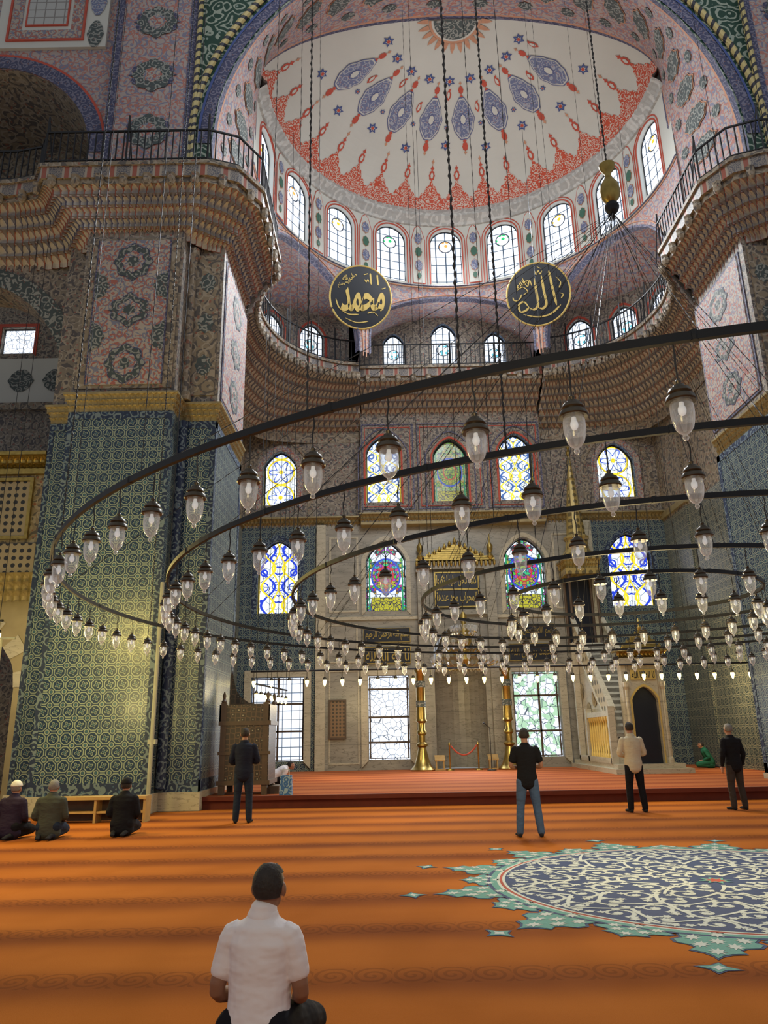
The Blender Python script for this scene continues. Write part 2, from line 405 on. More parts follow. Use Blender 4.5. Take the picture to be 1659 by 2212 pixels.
# ------------------------------------------------------------------ wall with holes
class H:
    def __init__(s, xc, w, zb, zt, style='point'):
        s.xc = xc; s.hw = w/2; s.x0 = xc-w/2; s.x1 = xc+w/2; s.zb = zb; s.zt = zt; s.style = style
        s.rise = {'point': w*.52, 'round': w*.5, 'rect': 0, 'seg': w*.33}[style] if isinstance(style, str) else style[1]
    def top(s, x):
        t = min(1, abs((x-s.xc)/s.hw)); zs = s.zt-s.rise
        if s.style == 'rect': return s.zt
        if s.style == 'point': return zs+s.rise*(1-t**1.6)**.72
        return zs+s.rise*sqrt(max(0, 1-t*t))
    def outline(s, off=0.0, n=20):
        o = []; hw = s.hw+off
        o.append((s.xc-hw, s.zb-off))
        if s.style == 'rect': o += [(s.xc-hw, s.zt+off), (s.xc+hw, s.zt+off)]
        else:
            for k in range(n+1):
                t = -cos(pi*k/n); x = s.xc+t*s.hw; z = s.top(x)
                sc = hw/s.hw; zs = s.zt-s.rise
                o.append((s.xc+t*hw, zs+(z-zs)*sc))
        o.append((s.xc+hw, s.zb-off)); return o
def wall_cols(mb, fn, x0, x1, z0, z1, holes, step=1.0, mi=0, reveal=.35, rmi=None):
    bp = {round(x0, 5), round(x1, 5)}; k = x0
    while k < x1: bp.add(round(k, 5)); k += step
    for h in holes:
        for j in range(17): bp.add(round(h.xc-h.hw*cos(pi*j/16), 5))
    bp = sorted(b for b in bp if x0-1e-6 <= b <= x1+1e-6); rmi = mi if rmi is None else rmi
    for a, b in zip(bp[:-1], bp[1:]):
        if b-a < 1e-4: continue
        m = (a+b)/2; act = sorted([h for h in holes if h.x0 < m < h.x1], key=lambda h: h.zb)
        ca = cb = z0
        def q(za, zb_, zc, zd):
            mb.quad(fn(a, za, 0), fn(b, zb_, 0), fn(b, zc, 0), fn(a, zd, 0), mi, [(a, za), (b, zb_), (b, zc), (a, zd)])
        for h in act:
            if h.zb > ca+1e-4: q(ca, cb, h.zb, h.zb)
            ta, tb = h.top(a), h.top(b)
            mb.quad(fn(a, ta, 0), fn(b, tb, 0), fn(b, tb, reveal), fn(a, ta, reveal), rmi, [(a, 0), (b, 0), (b, reveal), (a, reveal)])
            if h.zb > z0+.01: mb.quad(fn(a, h.zb, 0), fn(b, h.zb, 0), fn(b, h.zb, reveal), fn(a, h.zb, reveal), rmi)
            ca, cb = ta, tb
        if z1 > ca+1e-4 or z1 > cb+1e-4: q(ca, cb, max(cb, z1), max(ca, z1))
    for h in holes:
        for x in (h.x0, h.x1):
            mb.quad(fn(x, h.zb, 0), fn(x, h.top(x), 0), fn(x, h.top(x), reveal), fn(x, h.zb, reveal), rmi, [(0, h.zb), (0, h.top(x)), (reveal, h.top(x)), (reveal, h.zb)])
WN = [0]
def window(fn, h, glass, dep, label, frame=IRON, fr=.035, mull=None):
    WN[0] += 1; mb = MB(); n = 14
    xs = [h.xc-h.hw*cos(pi*j/n) for j in range(n+1)]
    for a, b in zip(xs[:-1], xs[1:]):
        U = lambda x, z: ((x-h.xc)/h.hw, (z-h.zb)/h.hw)
        mb.quad(fn(a, h.zb, dep), fn(b, h.zb, dep), fn(b, h.top(b), dep), fn(a, h.top(a), dep), 0, [U(a, h.zb), U(b, h.zb), U(b, h.top(b)), U(a, h.top(a))])
    o = h.outline(-fr); mb.tube([fn(x, z, dep-.03) for x, z in o], fr, 4, 1, closed=True, rot=pi/4)
    if mull:
        for x in mull[0]: mb.tube([fn(h.xc+x*h.hw, h.zb, dep-.04), fn(h.xc+x*h.hw, h.top(h.xc+x*h.hw), dep-.04)], fr*1.1, 4, 1, rot=pi/4)
        for z in mull[1]: mb.tube([fn(h.x0, h.zb+z*(h.zt-h.zb), dep-.04), fn(h.x1, h.zb+z*(h.zt-h.zb), dep-.04)], fr*1.1, 4, 1, rot=pi/4)
    return mb.obj('window_%d' % WN[0], [glass, frame], label=label, cat='window', kind='structure')

def mir(pts): return [(2*AX-x, *r) for x, *r in pts]

# ------------------------------------------------------------------ floor / platform
mb = MB()
mb.quad((-20, -6, 0), (22, -6, 0), (22, 34, 0), (-20, 34, 0), 0)
mb.obj('floor', [CARPET], label='orange-red prayer carpet with dark scroll bands', cat='floor', kind='structure')
mb = MB(); mb.box(-4.4, 22, 18.75, 31.5, 0.0, .27, 0)
mb.m[2] = 1
mb.box(-4.4, 22, 18.68, 18.80, .19, .285, 1)
mb.obj('trim_1', [CARPET2, CARPETD], label='low red carpeted platform before the marble wall', cat='platform', kind='structure')

# ------------------------------------------------------------------ north wall
Y = 31.5
fN = lambda x, z, d: (x, Y+d, z)
fC = lambda x, z, d: (x, Y-.5+d, z)
mb = MB()
h_tl = [H(-4.6, 1.75, 6.6, 9.8), H(-4.5, 2.15, .66, 3.95, 'rect')]
h_m = [H(0.03, 1.7, 6.64, 9.7), H(6.0, 1.75, 6.64, 9.75), H(.05, 1.65, .66, 3.95, 'rect'), H(6.1, 1.9, .66, 4.0, 'rect'), H(3.0, 2.1, .27, 6.0)]
h_tr = [H(10.55, 1.85, 6.65, 9.85)]
wall_cols(mb, fN, -20, -2.87, 0, 10.4, h_tl, 4, 0, .5, 3)
wall_cols(mb, fN, -2.87, 8.87, 0, 10.4, h_m, 4, 1, .5, 1)
wall_cols(mb, fN, 8.87, 22, 0, 10.4, h_tr, 4, 0, .5, 3)
h_u = [H(-4.61, 1.5, 11.4, 13.95), H(10.4, 1.65, 11.5, 14.05)]
wall_cols(mb, fN, -20, -1, 10.4, 21, [h_u[0]], 4, 2, .5, 3)
wall_cols(mb, fN, 7, 22, 10.4, 21, [h_u[1]], 4, 2, .5, 3)
h_c = [H(0.0, 1.52, 11.3, 14.4), H(2.95, 1.5, 11.3, 14.2), H(5.85, 1.52, 11.3, 14.4)]
wall_cols(mb, fC, -1, 7, 10.4, 16.6, h_c, 4, 2, .5, 3)
for x in (-1, 7): mb.quad((x, Y-.5, 10.4), (x, Y, 10.4), (x, Y, 16.6), (x, Y-.5, 16.6), 2)
h_l = [H(.58, 1.0, 17.7, 19.8), H(2.95, 1.2, 17.7, 20.3), H(5.35, 1.0, 17.7, 19.8)]
wall_cols(mb, fN, -1.6, 7.6, 16.6, 21.2, h_l, 2, 2, .4, 3)
rows = []; n = 14
for z in (.27, 2, 4, 4.8, 5.4, 5.9):
    s_ = 1 if z <= 4 else sqrt(max(.02, 1-((z-4)/2.0)**2))
    rows.append([(3.0-1.05*s_*cos(pi*k/n), Y+.02+1.0*s_*sin(pi*k/n), z) for k in range(n+1)])
mb.grid(rows, 1)
NW = mb.obj('wall_north', [TILE, MARBLE, BROWN, BORD], label='tiled and marble wall with painted upper zone', cat='wall', kind='structure')
window(fN, h_tl[0], G_STRAP, .3, 'arched stained glass window with blue and yellow strapwork')
window(fN, h_tr[0], G_STRAP, .3, 'arched stained glass window with blue and yellow strapwork')
window(fN, h_m[0], G_COL, .3, 'arched stained glass window with jewel coloured medallion')
window(fN, h_m[1], G_COL, .3, 'arched stained glass window with jewel coloured medallion')
window(fN, h_tl[1], G_DOOR, .3, 'tall grilled window with wooden mullion', DWOOD, .05, ((.0,), (.35, .68)))
window(fN, h_m[2], G_DOORL, .3, 'tall grilled window with leaded geometric lines', DWOOD, .05, ((), (.2, .5, .84)))
window(fN, h_m[3], G_DOORG, .3, 'tall grilled window looking onto green garden', DWOOD, .05, ((.15,), (.3, .72)))
window(fN, h_u[0], G_STAR, .3, 'arched stained glass window with star rosettes')
window(fN, h_u[1], G_STAR, .3, 'arched stained glass window with star rosettes')
window(fC, h_c[0], G_ROW1, .3, 'arched window with yellow bordered glass')
window(fC, h_c[1], G_COLD, .3, 'arched window of dim coloured glass with lettering')
window(fC, h_c[2], G_ROW1, .3, 'arched window with yellow bordered glass')
for h in h_l: window(fN, h, G_SMALL, .25, 'small arched gallery window with leaded panes')

def surround(mb, fn, h, off, w, mi, dep=-.04):
    a = h.outline(off); b = h.outline(off+w); n = len(a)
    for i in range(n-1):
        mb.quad(fn(a[i][0], a[i][1], dep), fn(a[i+1][0], a[i+1][1], dep), fn(b[i+1][0], b[i+1][1], dep), fn(b[i][0], b[i][1], dep), mi)
        mb.quad(fn(a[i][0], a[i][1], dep), fn(a[i+1][0], a[i+1][1], dep), fn(a[i+1][0], a[i+1][1], 0), fn(a[i][0], a[i][1], 0), mi)
        mb.quad(fn(b[i][0], b[i][1], dep), fn(b[i+1][0], b[i+1][1], dep), fn(b[i+1][0], b[i+1][1], 0), fn(b[i][0], b[i][1], 0), mi)
def rframe(mb, x0, x1, z0, z1, y, w, mi, t=.03):
    for a, b, c, d in ((x0, x1, z0, z0+w), (x0, x1, z1-w, z1), (x0, x0+w, z0+w, z1-w), (x1-w, x1, z0+w, z1-w)): mb.box(a, b, y-t, y, c, d, mi)
mb = MB()
for h in (h_tl[0], h_tr[0]): surround(mb, fN, h, .02, .2, 0)
for h in (h_m[0], h_m[1]): surround(mb, fN, h, .02, .18, 1)
for h in (h_tl[1], h_m[2], h_m[3]): surround(mb, fN, h, .02, .28, 1, -.10)
for h in h_u: surround(mb, fN, h, .02, .25, 2); surround(mb, fN, h, .5, .25, 5)
for h in h_c: surround(mb, fC, h, .02, .08, 3); surround(mb, fC, h, .3, .06, 4)
for xa, xb in ((-.95, 1.35), (1.5, 4.4), (4.55, 6.95)):
    rframe(mb, xa, xb, 10.95, 14.95, 31.0, .05, 4); rframe(mb, xa+.13, xb-.13, 11.08, 14.8, 31.0, .03, 3)
mb.box(-2.95, -2.55, 31.3, 31.5, .27, 10.4, 1); mb.box(8.55, 8.95, 31.3, 31.5, .27, 10.4, 1)
rframe(mb, -2.45, -1.2, 4.5, 6.1, 31.5, .06, 1)
rframe(mb, -2.4, -1.15, 6.6, 9.9, 31.5, .08, 1); rframe(mb, 7.25, 8.4, 6.6, 9.9, 31.5, .08, 1); rframe(mb, -2.4, -1.15, .5, 4.2, 31.5, .06, 1)
mb.box(-2.9, 1.35, 31.42, 31.5, 6.25, 6.4, 1); mb.box(4.65, 8.9, 31.42, 31.5, 6.25, 6.4, 1)
mb.obj('trim_2', [BORD, MARBW, PANELP, RED, NAVYB, BROWN2], label='carved and painted window surrounds', cat='trim', kind='structure')

# ------------------------------------------------------------------ corbels (muqarnas)
def corbel(mb, W, B, zs, ze, tiers=5, cell=.3, depth=.14, mi=0, sub=6):
    Wp, Bp = [], []
    for i in range(len(B)-1):
        L = max(hypot(B[i+1][0]-B[i][0], B[i+1][1]-B[i][1]), hypot(W[i+1][0]-W[i][0], W[i+1][1]-W[i][1]))
        m = max(1, round(L/cell))*sub
        for j in range(m):
            t = j/m
            Bp.append((B[i][0]*(1-t)+B[i+1][0]*t, B[i][1]*(1-t)+B[i+1][1]*t))
            Wp.append((W[i][0]*(1-t)+W[i+1][0]*t, W[i][1]*(1-t)+W[i+1][1]*t))
    Bp.append(B[-1]); Wp.append(W[-1]); th = (ze-zs)/tiers
    for k in range(tiers):
        rows, uvs = [], []
        for j in (0, .2, .5, .75, .92, 1):
            o = (k+.15*j+.85*j**4)/tiers; wj = sqrt(max(0, 1-j*j)); r, uu = [], []
            for i in range(len(Bp)):
                dx, dy = Wp[i][0]-Bp[i][0], Wp[i][1]-Bp[i][1]; L = hypot(dx, dy) or 1
                g = i/sub+.5*(k % 2); s_ = g-floor(g); a = abs(2*s_-1)
                d = depth*sqrt(max(0, 1-(a/wj)**2)) if wj > .01 else 0
                z = zs+th*(k+j)-(th*.34*a**2 if j == 0 else 0)
                r.append((Wp[i][0]-dx*o+dx/L*d, Wp[i][1]-dy*o+dy/L*d, z)); uu.append((g, k+min(j, .999)))
            rows.append(r); uvs.append(uu)
        mb.grid(rows, mi, uvs)
def strip(mb, P, z0, z1, mi):
    u = 0
    for a, b in zip(P[:-1], P[1:]):
        L = hypot(b[0]-a[0], b[1]-a[1])
        mb.quad((a[0], a[1], z0), (b[0], b[1], z0), (b[0], b[1], z1), (a[0], a[1], z1), mi, [(u, z0), (u+L, z0), (u+L, z1), (u, z1)]); u += L
def offs(P, W, o):
    r = []
    for a, b in zip(P, W):
        dx, dy = a[0]-b[0], a[1]-b[1]; L = hypot(dx, dy) or 1; r.append((a[0]+dx/L*o, a[1]+dy/L*o))
    return r
def densify(P, n=5):
    V = [Vector(p) for p in P]; o = []
    for i in range(len(V)-1):
        p0 = V[max(0, i-1)]; p1 = V[i]; p2 = V[i+1]; p3 = V[min(len(V)-1, i+2)]
        for j in range(n):
            t = j/n; o.append(tuple(.5*((2*p1)+(p2-p0)*t+(2*p0-5*p1+4*p2-p3)*t*t+(3*p1-p0-3*p2+p3)*t**3)))
    o.append(tuple(V[-1])); return o
pB = [(-13.6, 17.75), (-10.4, 17.75), (-9.6, 17.6), (-9.2, 17.06), (-4.75, 17.06), (-3.95, 17.35), (-3.45, 18.2), (-3.45, 21.45)]
pW = [(-13.6, 19.15), (-10.4, 19.15), (-8.95, 18.9), (-8.1, 17.78), (-5.42, 17.78), (-4.9, 18.3), (-4.44, 18.5), (-4.44, 21.6)]
eB = [(-3.45, 21.55), (-4.2, 22.6), (-4.6, 24.5), (-4.2, 26.5), (-3.2, 27.95), (-2.0, 28.75), (-.95, 29.0)]
eW = [(-4.45, 21.9), (-6, 23), (-6.25, 25), (-6.15, 28.2), (-5.5, 30.7), (-3.4, 31.42), (-1.0, 31.47)]
eBd, eWd = densify(eB), densify(eW)
TR = [2]
def trim(mb, mats, label, cat='trim', smooth=False):
    TR[0] += 1; return mb.obj('trim_%d' % TR[0], mats, label=label, cat=cat, kind='structure', smooth=smooth)
def balcony_slab(mb, B, W):
    strip(mb, offs(B, W, .0), 16.25, 16.45, 2)
    strip(mb, offs(B, W, .10), 16.42, 16.78, 1)
    strip(mb, offs(B, W, .18), 16.78, 16.9, 2)
    a, b, c = offs(B, W, .18), offs(B, W, .10), W
    for i in range(len(B)-1):
        mb.quad((*a[i], 16.78), (*a[i+1], 16.78), (*b[i+1], 16.78), (*b[i], 16.78), 2)
        mb.quad((*b[i], 16.42), (*b[i+1], 16.42), (*B[i+1], 16.42), (*B[i], 16.42), 2)
        mb.quad((*a[i], 16.9), (*a[i+1], 16.9), (*c[i+1], 16.9), (*c[i], 16.9), 2)
    for i in range(len(B)-1):
        L = hypot(B[i+1][0]-B[i][0], B[i+1][1]-B[i][1])
        m = max(1, int(L/.62))
        for k in range(m):
            t = (k+.5)/m; x = b[i][0]*(1-t)+b[i+1][0]*t; y = b[i][1]*(1-t)+b[i+1][1]*t
            mb.lathe([(.02, -.36), (.09, -.3), (.13, -.18), (.11, -.08), (.14, 0)], x, y, 6, 2, 16.45)
for sgn in (0, 1):
    T = (lambda P: mir(P)) if sgn else (lambda P: P)
    mb = MB(); corbel(mb, T(pW), T(pB), 15.05, 16.3, 5, .235, .15); balcony_slab(mb, T(pB), T(pW))
    trim(mb, [MUQ, CORN, BROWN2], 'stalactite corbel carrying the gallery around a pier')
    mb = MB(); corbel(mb, T(eWd), T(eBd), 14.75, 16.3, 8, .26, .15, sub=4); balcony_slab(mb, T(eBd), T(eWd))
    strip(mb, T(eWd), 14.3, 14.8, 2)
    trim(mb, [MUQ, CORN, BROWN2], 'curved stalactite corbel carrying the gallery')
cB = [(-.93, 29.3), (6.93, 29.3)]; cW = [(-.93, 30.95), (6.93, 30.95)]
mb = MB(); corbel(mb, cW, cB, 15.4, 16.3, 5, .22, .12); balcony_slab(mb, cB, [(-.93, 31.4), (6.93, 31.4)])
trim(mb, [MUQ, CORN, BROWN2], 'stalactite corbel under the straight gallery')
mb = MB()
corbel(mb, [(-6.2, 31.48), (-1, 31.48)], [(-6.2, 31.2), (-1, 31.2)], 10.4, 10.7, 2, .16, .05)
corbel(mb, [(-1, 30.98), (7, 30.98)], [(-1, 30.75), (7, 30.75)], 10.4, 10.7, 2, .16, .05)
corbel(mb, [(7, 31.48), (12.2, 31.48)], [(7, 31.2), (12.2, 31.2)], 10.4, 10.7, 2, .16, .05)
for x0, x1, y0 in ((-6.2, -1, 31.15), (-1.05, 7.05, 30.7), (7, 12.2, 31.15)): mb.box(x0, x1, y0, 31.5, 10.7, 10.76, 0)
mb.box(-1, 7, 30.98, 31.5, 10.3, 10.42, 0)
trim(mb, [GOLDP], 'gilded stalactite cornice above the tiles')

for sgn in (0, 1):
    X = (lambda x: 2*AX-x) if sgn else (lambda x: x)
    mb = MB()
    def bx(a, b, *r): mb.box(min(X(a), X(b)), max(X(a), X(b)), *r)
    bx(-6.2, -9.5, 28.95, 31.5, 0, 10.3, 0); bx(-6.2, -9.5, 28.95, 31.5, 10.3, 16.3, 1)
    bx(-6.1, -9.5, 28.85, 31.5, 10.4, 10.65, 2)
    bx(-6.3, -6.7, 21.9, 29, 10.3, 16.3, 1); bx(-6.3, -6.7, 21.9, 29, 0, 10.3, 0)
    mb.obj('wall_west' if not sgn else 'wall_east', [TILE2, BROWN2, GOLDP], label='pale tiled corner pier and bay wall', cat='wall', kind='structure')

# ------------------------------------------------------------------ main piers
def tilebox(mb, X, a, b, y0, y1):
    x0, x1 = min(X(a), X(b)), max(X(a), X(b))
    mb.box(x0-.06, x1+.06, y0-.06, y1, 0, .42, 3)
    mb.box(x0, x1, y0, y1, .42, 9.75, 0)
    mb.box(x0, x1, y0, y1, 10.3, 17, 1)
    for xa, xb in ((x0, x0+.13), (x1-.13, x1)): mb.box(xa, xb, y0-.012, y0, .42, 9.75, 4)
    mb.box(x0, x1, y0-.014, y0, 9.55, 9.75, 4); mb.box(x0, x1, y0-.014, y0, .42, .68, 4)
def ogee(n=36, lob=.08):
    o = []
    for k in range(n):
        t = 2*pi*k/n; r = 1+lob*cos(8*t); s = sin(t)
        o.append((cos(t)*r, (abs(s)**1.2)*(1 if s > 0 else -1)*r))
    return o
def star(np=6, ri=.55): return [((1 if k % 2 == 0 else ri)*cos(pi*k/np+pi/2), (1 if k % 2 == 0 else ri)*sin(pi*k/np+pi/2)) for k in range(2*np)]
OG = ogee(); ST = star(); DI = [(0, 1), (.35, .35), (1, 0), (.35, -.35), (0, -1), (-.35, -.35), (-1, 0), (-.35, .35)]
def slender(n=40):
    o = []
    for k in range(n):
        t = 2*pi*k/n; c_, s_ = cos(t), sin(t)
        o.append((c_*(1+.07*cos(8*t)), s_*(1+.22*abs(s_)**6)*(1-.05*cos(8*t))))
    return o
SL = slender()
HEX = [(0, 1), (.25, .8), (.45, .62), (.9, .5), (1, .28), (.86, .1), (1.15, 0), (.86, -.1), (1, -.28), (.9, -.5), (.45, -.62), (.25, -.8), (0, -1), (-.25, -.8), (-.45, -.62), (-.9, -.5), (-1, -.28), (-.86, -.1), (-1.15, 0), (-.86, .1), (-1, .28), (-.9, .5), (-.45, .62), (-.25, .8)]
def pier(sgn):
    X = (lambda x: 2*AX-x) if sgn else (lambda x: x)
    mb = MB()
    tilebox(mb, X, -8.12, -5.42, 17.78, 22.0)
    tilebox(mb, X, -8.9, -8.12, 18.5, 22.0)
    tilebox(mb, X, -5.42, -4.45, 18.5, 22.0)
    a, b = sorted((X(-8.02), X(-5.5))); c, d = sorted((X(-7.74), X(-5.78)))
    mb.box(a, b, 17.74, 17.78, 10.4, 14.98, 9); mb.box(c, d, 17.71, 17.78, 10.5, 14.9, 2)
    for e_, f_ in ((c-.035, c), (d, d+.035)): mb.box(e_, f_, 17.70, 17.78, 10.5, 14.9, 5)
    xm = (c+d)/2
    for zc, hh, shp_ in ((11.1, .56, OG), (12.7, .56, HEX), (14.2, .56, OG)):
        for q, (s_, m) in enumerate(((1.0, 5), (.95, 6), (.62, 5), (.58, 10), (.3, 6))):
            mb.fan((xm, 17.695-.004*q, zc), [(xm+.52*s_*x, 17.695-.004*q, zc+hh*s_*y) for x, y in shp_], m)
    for s_ in (-1, 1):
        for zc in (11.9, 13.45): mb.fan((xm+s_*.98, 17.695, zc), [(xm+s_*.98-s_*max(0, x)*.36, 17.695, zc+.42*y) for x, y in OG], 6)
    xi = X(-4.45); so = -1 if sgn else 1; xa, xb = sorted((xi, xi+so*.03))
    mb.box(xa, xb, 18.75, 21.9, 10.5, 14.9, 5); xa, xb = sorted((xi, xi+so*.045)); mb.box(xa, xb, 18.83, 21.82, 10.58, 14.82, 2)
    for zc in (11.3, 12.7, 14.1):
        for q, (s_, m) in enumerate(((1.0, 5), (.94, 6), (.6, 10), (.3, 6))):
            mb.fan((xi+so*(.055+.004*q), 20.3, zc), [(xi+so*(.055+.004*q), 20.3+.62*s_*x, zc+.5*s_*y) for x, y in (HEX if zc == 12.7 else OG)], m)
    xa, xb = sorted((xi, xi+so*.012))
    for y0_, y1_ in ((18.5, 18.66), (21.8, 22.0)): mb.box(xa, xb, y0_, y1_, .42, 9.75, 4)
    mb.box(xa, xb, 18.5, 22, 9.55, 9.75, 4); mb.box(xa, xb, 18.5, 22, .42, .68, 4)
    wa, wb = sorted((X(-5.3), X(-4.55))); mb.box(wa, wb, 18.46, 18.5, 10.5, 14.9, 9)
    mb.lathe([(.16, 10.3), (.16, 10.5), (.11, 10.6), (.11, 14.6), (.17, 14.8), (.18, 15.0)], X(-5.3), 18.36, 14, 9)
    mb.lathe([(.12, .5), (.12, 9.7)], X(-5.3), 18.38, 14, 4)
    for zc in (11.4, 12.7, 14.0): mb.fan((X(-4.88), 18.45, zc), [(X(-4.88)+.22*x, 18.45, zc+.3*y) for x, y in OG], 6)
    W = [(-8.9, 21.9), (-8.9, 18.5), (-8.12, 18.48), (-8.12, 17.77), (-5.42, 17.77), (-5.42, 18.48), (-4.45, 18.48), (-4.45, 21.9)]
    B = [(-9.04, 21.9), (-9.04, 18.36), (-8.26, 18.36), (-8.26, 17.63), (-5.28, 17.63), (-5.28, 18.34), (-4.31, 18.34), (-4.31, 21.9)]
    W = [(X(p[0]), p[1]) for p in W]; B = [(X(p[0]), p[1]) for p in B]
    corbel(mb, W, B, 9.78, 10.2, 3, .16, .05, 7, sub=4)
    strip(mb, B, 10.2, 10.26, 7)
    for i in range(len(B)-1): mb.quad((*B[i], 10.26), (*B[i+1], 10.26), (*W[i+1], 10.26), (*W[i], 10.26), 7)
    x0, x1 = sorted((X(-8.1), X(-5.5)))
    mb.box(x0, x1, 18.0, 22, 16.9, 29, 8)
    for s0, s1 in ((x0, x0+.24), (x1-.24, x1)): mb.box(s0, s1, 17.95, 18.0, 16.9, 29, 5)
    xm = (x0+x1)/2
    for i, zc in enumerate((18.9, 21.0, 23.1, 25.2, 27.3)):
        mb.fan((xm, 17.98, zc), [(xm+.66*x, 17.98, zc+.66*y) for x, y in HEX], 5)
        mb.fan((xm, 17.97, zc), [(xm+.6*x, 17.97, zc+.6*y) for x, y in OG], 6)
        mb.fan((xm, 17.965, zc), [(xm+.28*x, 17.965, zc+.28*y) for x, y in OG], 10)
    return mb.obj('pillar', [TILE, BROWN, PANELP, MARBW, BORD, NAVYB, GREYM, GOLDP, PINK, BROWN2, PANELP], label='massive square pier, blue tiled below and painted above', cat='pillar', kind='structure')
pier(0); pier(1)

# ------------------------------------------------------------------ great arch and spandrels
R0, ZC = 7.9, 18.4
fA = lambda x, z, d: (x, 18.0+d, z)
mb = MB()
ha = H(AX, 2*R0, 16.9, ZC+R0, ('circ', R0))
wall_cols(mb, fA, -5.6, 11.6, 16.9, 29.5, [ha], 1.0, 0, .02, 0)
n = 72
for (ra, rb, yy, m) in ((R0, R0+.34, 17.96, 1), (R0+.34, R0+.42, 17.94, 2)):
    pr = [[(AX+r*cos(pi*k/n), yy, ZC+r*sin(pi*k/n)) for k in range(n+1)] for r in (ra, rb)]
    uv = [[(pi*k/n*8, r) for k in range(n+1)] for r in (ra, rb)]
    mb.grid(pr, m, uv)
pts = [(AX+(R0+.60)*cos(pi*k/n), 17.9, ZC+(R0+.60)*sin(pi*k/n)) for k in range(n+1)]
mb.tube(pts, .10, 8, 3)
mb.tube([(AX-(R0+.60), 17.9, 16.9), (AX-(R0+.60), 17.9, ZC)], .10, 8, 3)
for x in (-5.42, 11.42): mb.tube([(x, 17.86, 16.9), (x, 17.86, 29)], .08, 8, 3)
mb.obj('wall_arch_south', [GREEN, NAVYB, BLUE, ROPE], label='green painted spandrels around the great arch', cat='wall', kind='structure')

ZD, HD = 24.45, 2.85
def rear(th):
    z = ZC+(ZD+HD-ZC)*sin(th)
    if z <= ZD: return 7.3, z
    return 7.3*sqrt(max(0, 1-((z-ZD)/HD)**2)), z
def band(th, t):
    r, z = rear(th if th <= pi/2 else pi-th); sg = 1 if th <= pi/2 else -1
    fx, fz = R0*cos(th), ZC+R0*sin(th)
    return (AX+fx*(1-t)+sg*r*t, 18+3.6*t, fz*(1-t)+z*t)
mb = MB(); n = 96; ts = (0, .07, .09, .3, .5, .7, .93, .955, 1.0)
rows = []; uvs = []
for t in ts:
    r = [(AX+R0*(1-t)+7.3*t, 18+3.6*t, 16.9)]+[band(pi*k/n, t) for k in range(n+1)]+[(AX-R0*(1-t)-7.3*t, 18+3.6*t, 16.9)]
    rows.append(r); uvs.append([(i*.26, t*4) for i in range(len(r))])
mb.grid(rows, 0, uvs, mif=lambda i: {0: 1, 1: 5, 6: 5, 7: 1}.get(i, 0))
def decal(mb, f, a0, b0, sa, sb, shape, mi, off=0.0, sc=1.0):
    rim = [f(a0+x*sc*sa, b0+y*sc*sb, off) for x, y in shape]; mb.fan(f(a0, b0, off), rim, mi)
def fband(a, b, off):
    p = Vector(band(a, b)); c = Vector((AX, p.y-.6, ZC)); return tuple(p+(c-p).normalized()*off)
for i in range(1, 22):
    th = pi*i/22
    decal(mb, fband, th, .5, .048, .19, OG, 5, .03); decal(mb, fband, th, .5, .044, .175, OG, 4, .05)
    for dt in (.24, .77): decal(mb, fband, th+pi/44, dt, .024, .055, OG, 4, .03)
mb.obj('ceiling_arch', [PINK, NAVYB, WHITEP, WHITEP, GREYM, ORANGE], label='painted pink and blue arch soffit with medallions', cat='ceiling', kind='structure')

# ------------------------------------------------------------------ drum wall
RD = 7.3; YC = 21.6
fD = lambda x, z, d: (AX+(RD+d)*sin(x/RD), YC+(RD+d)*cos(x/RD), z)
k1 = RD*pi/180
hd = [H(k*19.7*k1, 1.38, 20.75, 23.55, 'round') for k in range(-4, 5)]
arcC = H(0, 2*28*k1, 16.9, 20.0, ('circ', 2.3)); arcL = H(-57*k1, 2*24.5*k1, 16.9, 20.35, ('circ', 3.1)); arcR = H(57*k1, 2*24.5*k1, 16.9, 20.35, ('circ', 3.1))
mb = MB()
wall_cols(mb, fD, -93*k1, 93*k1, 16.9, 20.55, [arcC, arcL, arcR], .3, 0, .3, 2)
wall_cols(mb, fD, -93*k1, 93*k1, 20.55, 24.5, hd, .3, 1, .35, 1)
for h in hd: surround(mb, fD, h, .03, .05, 3, -.03); surround(mb, fD, h, .16, .035, 3, -.03)
for h in (arcC, arcL, arcR):
    surround(mb, fD, h, .0, .08, 2, -.03); surround(mb, fD, h, .2, .04, 7, -.03)
TAB = [(-.55, -1), (.55, -1), (.62, .5), (.3, .9), (0, 1), (-.3, .9), (-.62, .5)]
for k in range(-4, 4):
    xc = (k+.5)*19.7*k1; f = lambda a, b, o: fD(a, b, -o)
    decal(mb, f, xc, 22.2, .52, 1.52, TAB, 3, .02)
    decal(mb, f, xc, 22.2, .47, 1.47, TAB, 1, .03)
    for zc, m, s_ in ((23.0, 4, .27), (22.3, 5, .24), (21.6, 4, .27), (21.08, 5, .15)):
        decal(mb, f, xc, zc, s_*.62, s_, OG, 6, .045, 1.12); decal(mb, f, xc, zc, s_*.62, s_, OG, m, .06)
for zz, m in ((20.5, 7), (20.6, 2)):
    mb.tube([fD(-93*k1+186*k1*i/60, zz, -.02) for i in range(61)], .03, 4, m)
mb.obj('wall_drum', [PINK, WHITEP, NAVYB, RED, BLUEM, GREENP, ORANGE, ORANGE], label='curved drum wall with painted panels and arches', cat='wall', kind='structure')
for k, h in enumerate(hd):
    window(fD, h, G_DRUM[{0: 2, 1: 0, 2: 1, 3: 2, 4: 1}[abs(k-4)]], .22, 'arched dome window with leaded panes and coloured rosette', IRON, .025)

